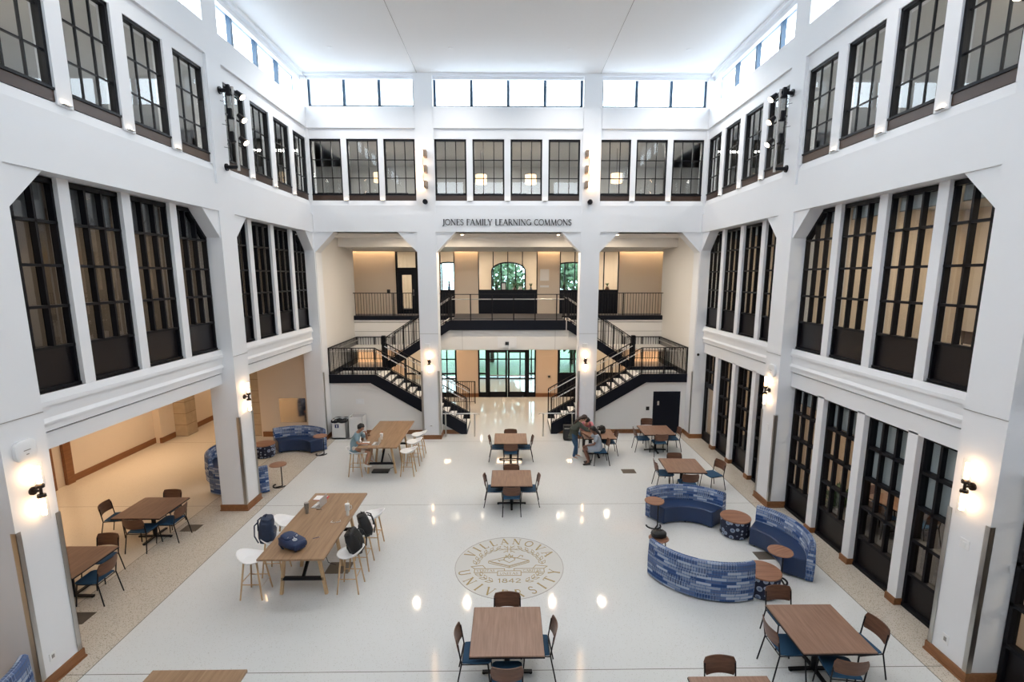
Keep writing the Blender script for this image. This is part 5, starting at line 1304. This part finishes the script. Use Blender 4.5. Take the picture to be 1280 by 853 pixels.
def person(label, J, F, skin, hair, clothes, hairstyle, hands):
    F = Vector(F).normalized(); org = Vector(J['pelvis']); org.z = 0
    t = thing('person', label, 'person', tuple(org)); q = {k: Vector(v)-org for k, v in J.items()}
    H = q['head']; up = (H-q['neck']).normalized(); sd = F.cross(up).normalized(); f = up.cross(sd)*-1
    if f.dot(F) < 0: f = -f
    ch = [[(q['pelvis'], (.135, .105)), (q['spine'], (.115, .09)), (q['chest'], (.14, .10)), (q['neck'], .052), (H-up*.055+f*.014, (.070, .076)), (H+f*.008, (.088, .104)), (H+up*.07-f*.008, (.066, .078)), (H+up*.105-f*.012, .035)]]
    for s in 'lr':
        ch.append([(q['chest'], (.14, .10)), (q['sh_'+s], .052), ((q['sh_'+s]+q['el_'+s])/2, .044), (q['el_'+s], .036), ((q['el_'+s]*.6+q['wr_'+s]*.4), .034), (q['wr_'+s], .024)])
        ch.append([(q['pelvis'], (.135, .105)), (q['hip_'+s], .078), ((q['hip_'+s]+q['kn_'+s])/2, .075), (q['kn_'+s], .054), ((q['kn_'+s]*.65+q['an_'+s]*.35), .052), (q['an_'+s], .034)])
        ch.append([(q['an_'+s], .034), (q['toe_'+s], (.036, .022))])
        ch += hand_chains(q['wr_'+s], hands[s][0], hands[s][1], 1 if s == 'l' else -1)
    b = skin_mesh('body', ch, skin, t)
    face = MB(); 
    nose = MB(); nose.tube([H+f*.078+up*.012, H+f*.103-up*.022], .010, 8, .013); nose.build('nose', skin, t, smooth=True)
    MB().tube([H+f*.074-up*.05-sd*.018, H+f*.086-up*.052, H+f*.074-up*.05+sd*.018], .0055, 6).build('mouth', 'pink', t, smooth=True)
    for k in (-1, 1):
        MB().ball(H+f*.077+up*.012+sd*.028*k, .011, n=10, m=6).build('eye', 'plastic_white', t, smooth=True)
        MB().ball(H+f*.0858+up*.012+sd*.028*k, .0055, n=8, m=6).build('pupil', 'plastic_black', t, smooth=True)
        MB().ball(H+sd*.076*k-f*.008, .010, .022, .030, n=10, m=6).build('ear', skin, t, smooth=True)
    # hair: a shell over the crown with the face left free, and a fall of hair
    hr = MB(); n = 24; m = 14; c = H+up*.022-f*.012
    for i in range(m+1):
        ph = PI/2-PI*.80*i/m
        for k in range(n):
            a = 2*PI*k/n; dirv = up*math.sin(ph)+(f*math.cos(a)+sd*math.sin(a))*math.cos(ph); r = .108+.006*math.sin(7*a+3*ph)
            fr = math.cos(a); lim = .42 if fr > .35 else (-.25 if fr > -.1 else -9)
            if math.sin(ph) < lim: dirv = up*lim+(f*math.cos(a)+sd*math.sin(a))*math.sqrt(max(0, 1-lim*lim)); r = .099
            hr.v.append(tuple(c+dirv*r))
    for i in range(m):
        for k in range(n): a = i*n+k; d = i*n+(k+1) % n; hr.f.append([a, d, d+n, a+n])
    ho = hr.build('hair', hair, t, smooth=True); sm_ = ho.modifiers.new('s', 'SOLIDIFY'); sm_.thickness = .01
    if hairstyle == 'long':
        pts = [(H+up*.03-f*.06, (.075, .05)), (q['neck']-F*.085+Vector((0, 0, .03)), (.085, .045)), (q['chest']*.6+q['neck']*.4-F*.125, (.085, .04)), (q['chest']-F*.14-Vector((0, 0, .10)), (.05, .025)), (q['chest']-F*.13-Vector((0, 0, .2)), .018)]
        skin_mesh('hair_fall', [pts], hair, t)
    for nm, mt, parts in clothes:
        cc = []
        for kind in parts:
            if kind == 'torso': cc.append([(q['pelvis'], (.172, .150)), (q['spine'], (.155, .135)), (q['chest'], (.172, .138)), (q['chest']*.3+q['neck']*.7, (.10, .088))]); cc.append([(q['pelvis'], (.172, .150)), (q['pelvis']*1.25-q['spine']*.25-Vector((0, 0, .03)), (.165, .148))])
            if kind in ('short', 'long'):
                for s in 'lr':
                    mid = (q['sh_'+s]+q['el_'+s])/2; c_ = [(q['chest'], (.172, .138)), (q['sh_'+s], .078), (mid, .068)]
                    if kind == 'short': c_.append((q['sh_'+s]*.25+q['el_'+s]*.75, .06))
                    else: c_ += [(q['el_'+s], .050), (q['wr_'+s]*.85+q['el_'+s]*.15, .036)]
                    cc.append(c_)
            if kind in ('shorts', 'trousers', 'skirt'):
                for s in 'lr':
                    c_ = ([(q['pelvis'], (.172, .150))] if 'torso' in parts else [(q['pelvis'], (.148, .128))])+[(q['hip_'+s], .116), ((q['hip_'+s]+q['kn_'+s])/2, .112 if kind != 'skirt' else .125), (q['hip_'+s]*.2+q['kn_'+s]*.8, .086 if kind != 'skirt' else .11)]
                    if kind == 'trousers': c_ += [(q['kn_'+s], .066), ((q['kn_'+s]+q['an_'+s])/2, .058), (q['an_'+s], .050)]
                    cc.append(c_)
                if 'torso' not in parts: cc.append([(q['pelvis'], (.148, .128)), (q['pelvis']*.45+q['spine']*.55, (.142, .122))])
        skin_mesh(nm, cc, mt, t)
    return t, q, F
def shoes(t, q, m):
    for s in 'lr':
        a, b = q['an_'+s], q['toe_'+s]; d = (b-a); d.z = 0; d.normalize(); z = b.z-.018
        c = MB(); heel = Vector((a.x, a.y, 0))-d*.05; pr = [(0, .036), (.06, .042), (.14, .046), (.20, .042), (.245, .02)]; sd = Vector((-d.y, d.x, 0)); base = len(c.v)
        for L, w in pr:
            p = heel+d*L; h = .085 if L < .09 else .055 if L < .2 else .035
            c.v += [tuple(p+sd*w+Vector((0, 0, z-.012))), tuple(p-sd*w+Vector((0, 0, z-.012))), tuple(p-sd*w*.75+Vector((0, 0, z-.012+h))), tuple(p+sd*w*.75+Vector((0, 0, z-.012+h)))]
        for i in range(4):
            for k in range(4): A = i*4+k; B_ = i*4+(k+1) % 4; c.f.append([A, B_, B_+4, A+4])
        c.f += [[0, 1, 2, 3], [19, 18, 17, 16]]; c.build('shoe', m, t, smooth=True)
V_ = lambda o, x, y, z: (o[0]+x, o[1]+y, z)
o = (-4.67, 14.55)
J = dict(pelvis=V_(o, -.02, 0, .885), spine=V_(o, -.03, 0, 1.05), chest=V_(o, .04, 0, 1.22), neck=V_(o, .12, 0, 1.385), head=V_(o, .185, -.01, 1.50),
   sh_l=V_(o, .06, .17, 1.30), el_l=V_(o, .27, .25, 1.045), wr_l=V_(o, .315, .10, 1.25), sh_r=V_(o, .06, -.17, 1.30), el_r=V_(o, .13, -.23, 1.06), wr_r=V_(o, .36, -.13, 1.035),
   hip_l=V_(o, .03, .095, .845), kn_l=V_(o, .44, .12, .81), an_l=V_(o, .36, .12, .40), toe_l=V_(o, .48, .12, .345), hip_r=V_(o, .03, -.095, .845), kn_r=V_(o, .43, -.13, .78), an_r=V_(o, .30, -.12, .38), toe_r=V_(o, .42, -.13, .33))
p, q, F_ = person('person in a blue-grey shirt sitting on a bar stool, reading with hand at chin', J, (1, -.05, -.35), 'skin_mid', 'hair_black',
   [('shirt', 'shirt_teal', ('torso', 'short')), ('shorts', 'shorts_beige', ('shorts',))], 'short', {'l': ((-.35, -.3, .9), (.8, .2, .2)), 'r': ((1, .15, -.08), (0, 0, 1))})
shoes(p, q, 'shoe_white')
o = (2.14, 15.8)
J = dict(pelvis=V_(o, 0, 0, .90), spine=V_(o, .03, -.01, 1.03), chest=V_(o, .12, -.02, 1.19), neck=V_(o, .24, -.03, 1.32), head=V_(o, .33, -.04, 1.405),
   sh_l=V_(o, .17, .14, 1.23), el_l=V_(o, .37, .19, 1.03), wr_l=V_(o, .56, .10, .99), sh_r=V_(o, .17, -.17, 1.23), el_r=V_(o, .40, -.22, 1.05), wr_r=V_(o, .60, -.16, 1.0),
   hip_l=V_(o, .0, .09, .86), kn_l=V_(o, .12, .10, .47), an_l=V_(o, .12, .12, .09), toe_l=V_(o, .26, .13, .03), hip_r=V_(o, .0, -.09, .86), kn_r=V_(o, .08, -.10, .47), an_r=V_(o, .0, -.09, .09), toe_r=V_(o, .14, -.10, .03))
p, q, F_ = person('standing person in a green sweater and jeans leaning over the table', J, (1, -.05, -.6), 'skin_light', 'hair_brown',
   [('sweater', 'sweater_green', ('torso', 'long')), ('jeans', 'jeans', ('trousers',))], 'long', {'l': ((1, -.2, -.2), (0, 0, 1)), 'r': ((1, .1, -.15), (0, 0, 1))})
shoes(p, q, 'shoe_white')
o = (2.88, 15.36)
J = dict(pelvis=V_(o, 0, 0, .56), spine=V_(o, .0, 0, .70), chest=V_(o, -.04, 0, .87), neck=V_(o, -.10, .01, 1.03), head=V_(o, -.17, .02, 1.135),
   sh_l=V_(o, -.06, -.16, .95), el_l=V_(o, -.16, -.21, .72), wr_l=V_(o, -.38, -.13, .66), sh_r=V_(o, -.06, .16, .95), el_r=V_(o, -.24, .2, .80), wr_r=V_(o, -.40, .14, .93),
   hip_l=V_(o, -.04, -.10, .53), kn_l=V_(o, -.46, -.12, .54), an_l=V_(o, -.30, -.11, .10), toe_l=V_(o, -.42, -.13, .035), hip_r=V_(o, -.04, .10, .53), kn_r=V_(o, -.44, .10, .52), an_r=V_(o, -.24, .08, .10), toe_r=V_(o, -.36, .09, .035))
p, q, F_ = person('seated person with long black hair in a grey dress, facing the standing one', J, (-1, .1, -.15), 'skin_dark', 'hair_black',
   [('dress', 'dress_grey', ('torso', 'short', 'skirt'))], 'long', {'l': ((-1, .2, -.2), (0, 0, 1)), 'r': ((-.8, -.1, .5), (.2, 0, 1))})
shoes(p, q, 'plastic_black')
CHR.put((2.94, 15.36, 0), PI/2, 'blue-seated wooden-backed chair the person in the grey dress sits on', G)
o = (2.72, 17.0)
J = dict(pelvis=V_(o, 0, 0, .56), spine=V_(o, 0, -.04, .71), chest=V_(o, 0, -.16, .87), neck=V_(o, -.0, -.30, .99), head=V_(o, -.01, -.41, 1.075),
   sh_l=V_(o, .17, -.2, .93), el_l=V_(o, .22, -.42, .80), wr_l=V_(o, .06, -.62, .79), sh_r=V_(o, -.17, -.2, .93), el_r=V_(o, -.22, -.42, .80), wr_r=V_(o, -.05, -.60, .79),
   hip_l=V_(o, .10, -.04, .53), kn_l=V_(o, .11, -.44, .53), an_l=V_(o, .11, -.40, .10), toe_l=V_(o, .12, -.52, .035), hip_r=V_(o, -.10, -.04, .53), kn_r=V_(o, -.11, -.44, .53), an_r=V_(o, -.11, -.40, .10), toe_r=V_(o, -.12, -.52, .035))
p, q, F_ = person('person in a pink top bent over the far side of the table', J, (0, -1, -.7), 'skin_light', 'hair_black',
   [('top', 'pink', ('torso', 'long')), ('trousers', 'pack_black', ('trousers',))], 'short', {'l': ((-.5, -1, -.1), (0, 0, 1)), 'r': ((.4, -1, -.1), (0, 0, 1))})
shoes(p, q, 'plastic_black')
CHR.put((2.72, 17.05, 0), PI, 'blue-seated wooden-backed chair under the person in the pink top', G)
backpack('black bag standing on the right half of the table where the people gather', (3.16, 16.25, .86), (0, 0, .4), 'pack_black', None, False, .13, .13, .08, 11)
tumbler('white lidded cup on the table where the people gather', (3.02, 15.98, .74), 'tumbler_white', False, .17)

# ------------------------------------------------------------------ light
world = bpy.data.worlds.new('World'); scene.world = world; world.use_nodes = True
bg = world.node_tree.nodes['Background']; bg.inputs['Color'].default_value = (.77, .885, 1.0, 1); bg.inputs['Strength'].default_value = 10.6
def area(name, loc, sx_, sy_, power, col=(1, 1, 1), rot=(0, 0, 0), portal=False, spread=None):
    l = bpy.data.lights.new(name, 'AREA'); l.shape = 'RECTANGLE'; l.size = sx_; l.size_y = sy_; l.energy = power; l.color = col
    if portal: l.cycles.is_portal = True
    if spread: l.spread = spread
    o = bpy.data.objects.new(name, l); C.objects.link(o); o.location = loc; o.rotation_euler = rot
    return o
for s in (-1, 1):
    for y0, y1 in BAYS: area('daylight_portal', (s*7.4, (y0+y1)/2+.18, 12.18), 1.06, y1-y0+.3, 1, rot=(0, s*PI/2, 0), portal=True)
area('daylight_portal', (0, 18.4, 12.15), 13.6, 1.0, 1, rot=(-PI/2, 0, 0), portal=True)
area('daylight_portal', (0, -1.1, 12.2), 13.6, 1.0, 1, rot=(PI/2, 0, 0), portal=True)
W1 = (1, .70, .44); W2 = (1, .82, .62); N1_ = (1, .93, .85)
# left corridor, stair hall, passage and rooms
for y in (4.5, 10.0, 15.5): area('corridor_light', (-11.6, y, 3.5), .6, 3.6, 70, W1, spread=2.2)
area('corridor_light', (-11.3, 21, 3.5), 2, .5, 60, W1)
area('cove_light', (0, 24.32, 7.36), 17.5, .08, 480, W1)
for x in (-3.9, -1.8, 1.8, 3.9): area('hall_downlight', (x*1.0, 19.0, 7.54), .12, .12, 85, W2)
for x in (-7, -3.5, 0, 3.5, 7): area('passage_light', (x, 23.4, 2.96), 1.2, .6, 44, W1)
for x in (-7, -2.3, 2.3, 7): area('lobby_light', (x, 26.7, 2.95), 1.6, .8, 60, W2)
for x in (-6.4, -2.4, 2.4, 6.4): area('studio_light', (x, 26.8, 7.55), 1.8, .8, 150, W2)
for y in (4, 9.65, 15.4):
    area('study_light', (9.5, y, 3.42), 1.6, .6, 90, W2)
    area('room_light_left', (-9.4, y, 7.6), .25, 3.0, 100, W2); area('room_light_right', (9.4, y, 7.6), .25, 3.0, 120, W2)
    for s in (-1, 1): area('office_light', (s*9.6, y, 10.98), .4, 2.4, 170, N1_)
for x in (-5, 0, 5): area('office_light', (x, 21, 10.98), 2.4, .4, 170, N1_)

for y in (2.0, 9.0, 16.1):
    for x in (-5.3, -1.72, 1.85, 5.4): area('ceiling_downlight_beam', (x, y, 12.69), .16, .16, 64 if y > 15 else 42, (1, .96, .92), spread=2.3)

# ------------------------------------------------------------------ camera
cam = bpy.data.cameras.new('Camera'); co = bpy.data.objects.new('Camera', cam); C.objects.link(co); scene.camera = co
cam.sensor_width = 36; cam.lens = 620/1280*36; cam.clip_start = .05; cam.clip_end = 300
cam.shift_x = -4/1280; cam.shift_y = (450-426.5)/1280
co.location = (0, 0, 6); co.rotation_euler = (PI/2-math.atan(103.5/620), 0, -.0130)
scene.view_settings.view_transform = 'Standard'; scene.view_settings.look = 'None'; scene.view_settings.gamma = 1
scene.view_settings.use_curve_mapping = False; scene.view_settings.exposure = 0.0
cy = scene.cycles; cy.use_denoising = True; cy.max_bounces = 9; cy.diffuse_bounces = 5; cy.glossy_bounces = 4; cy.transparent_max_bounces = 24
cy.caustics_reflective = False; cy.caustics_refractive = False; cy.sample_clamp_indirect = 6
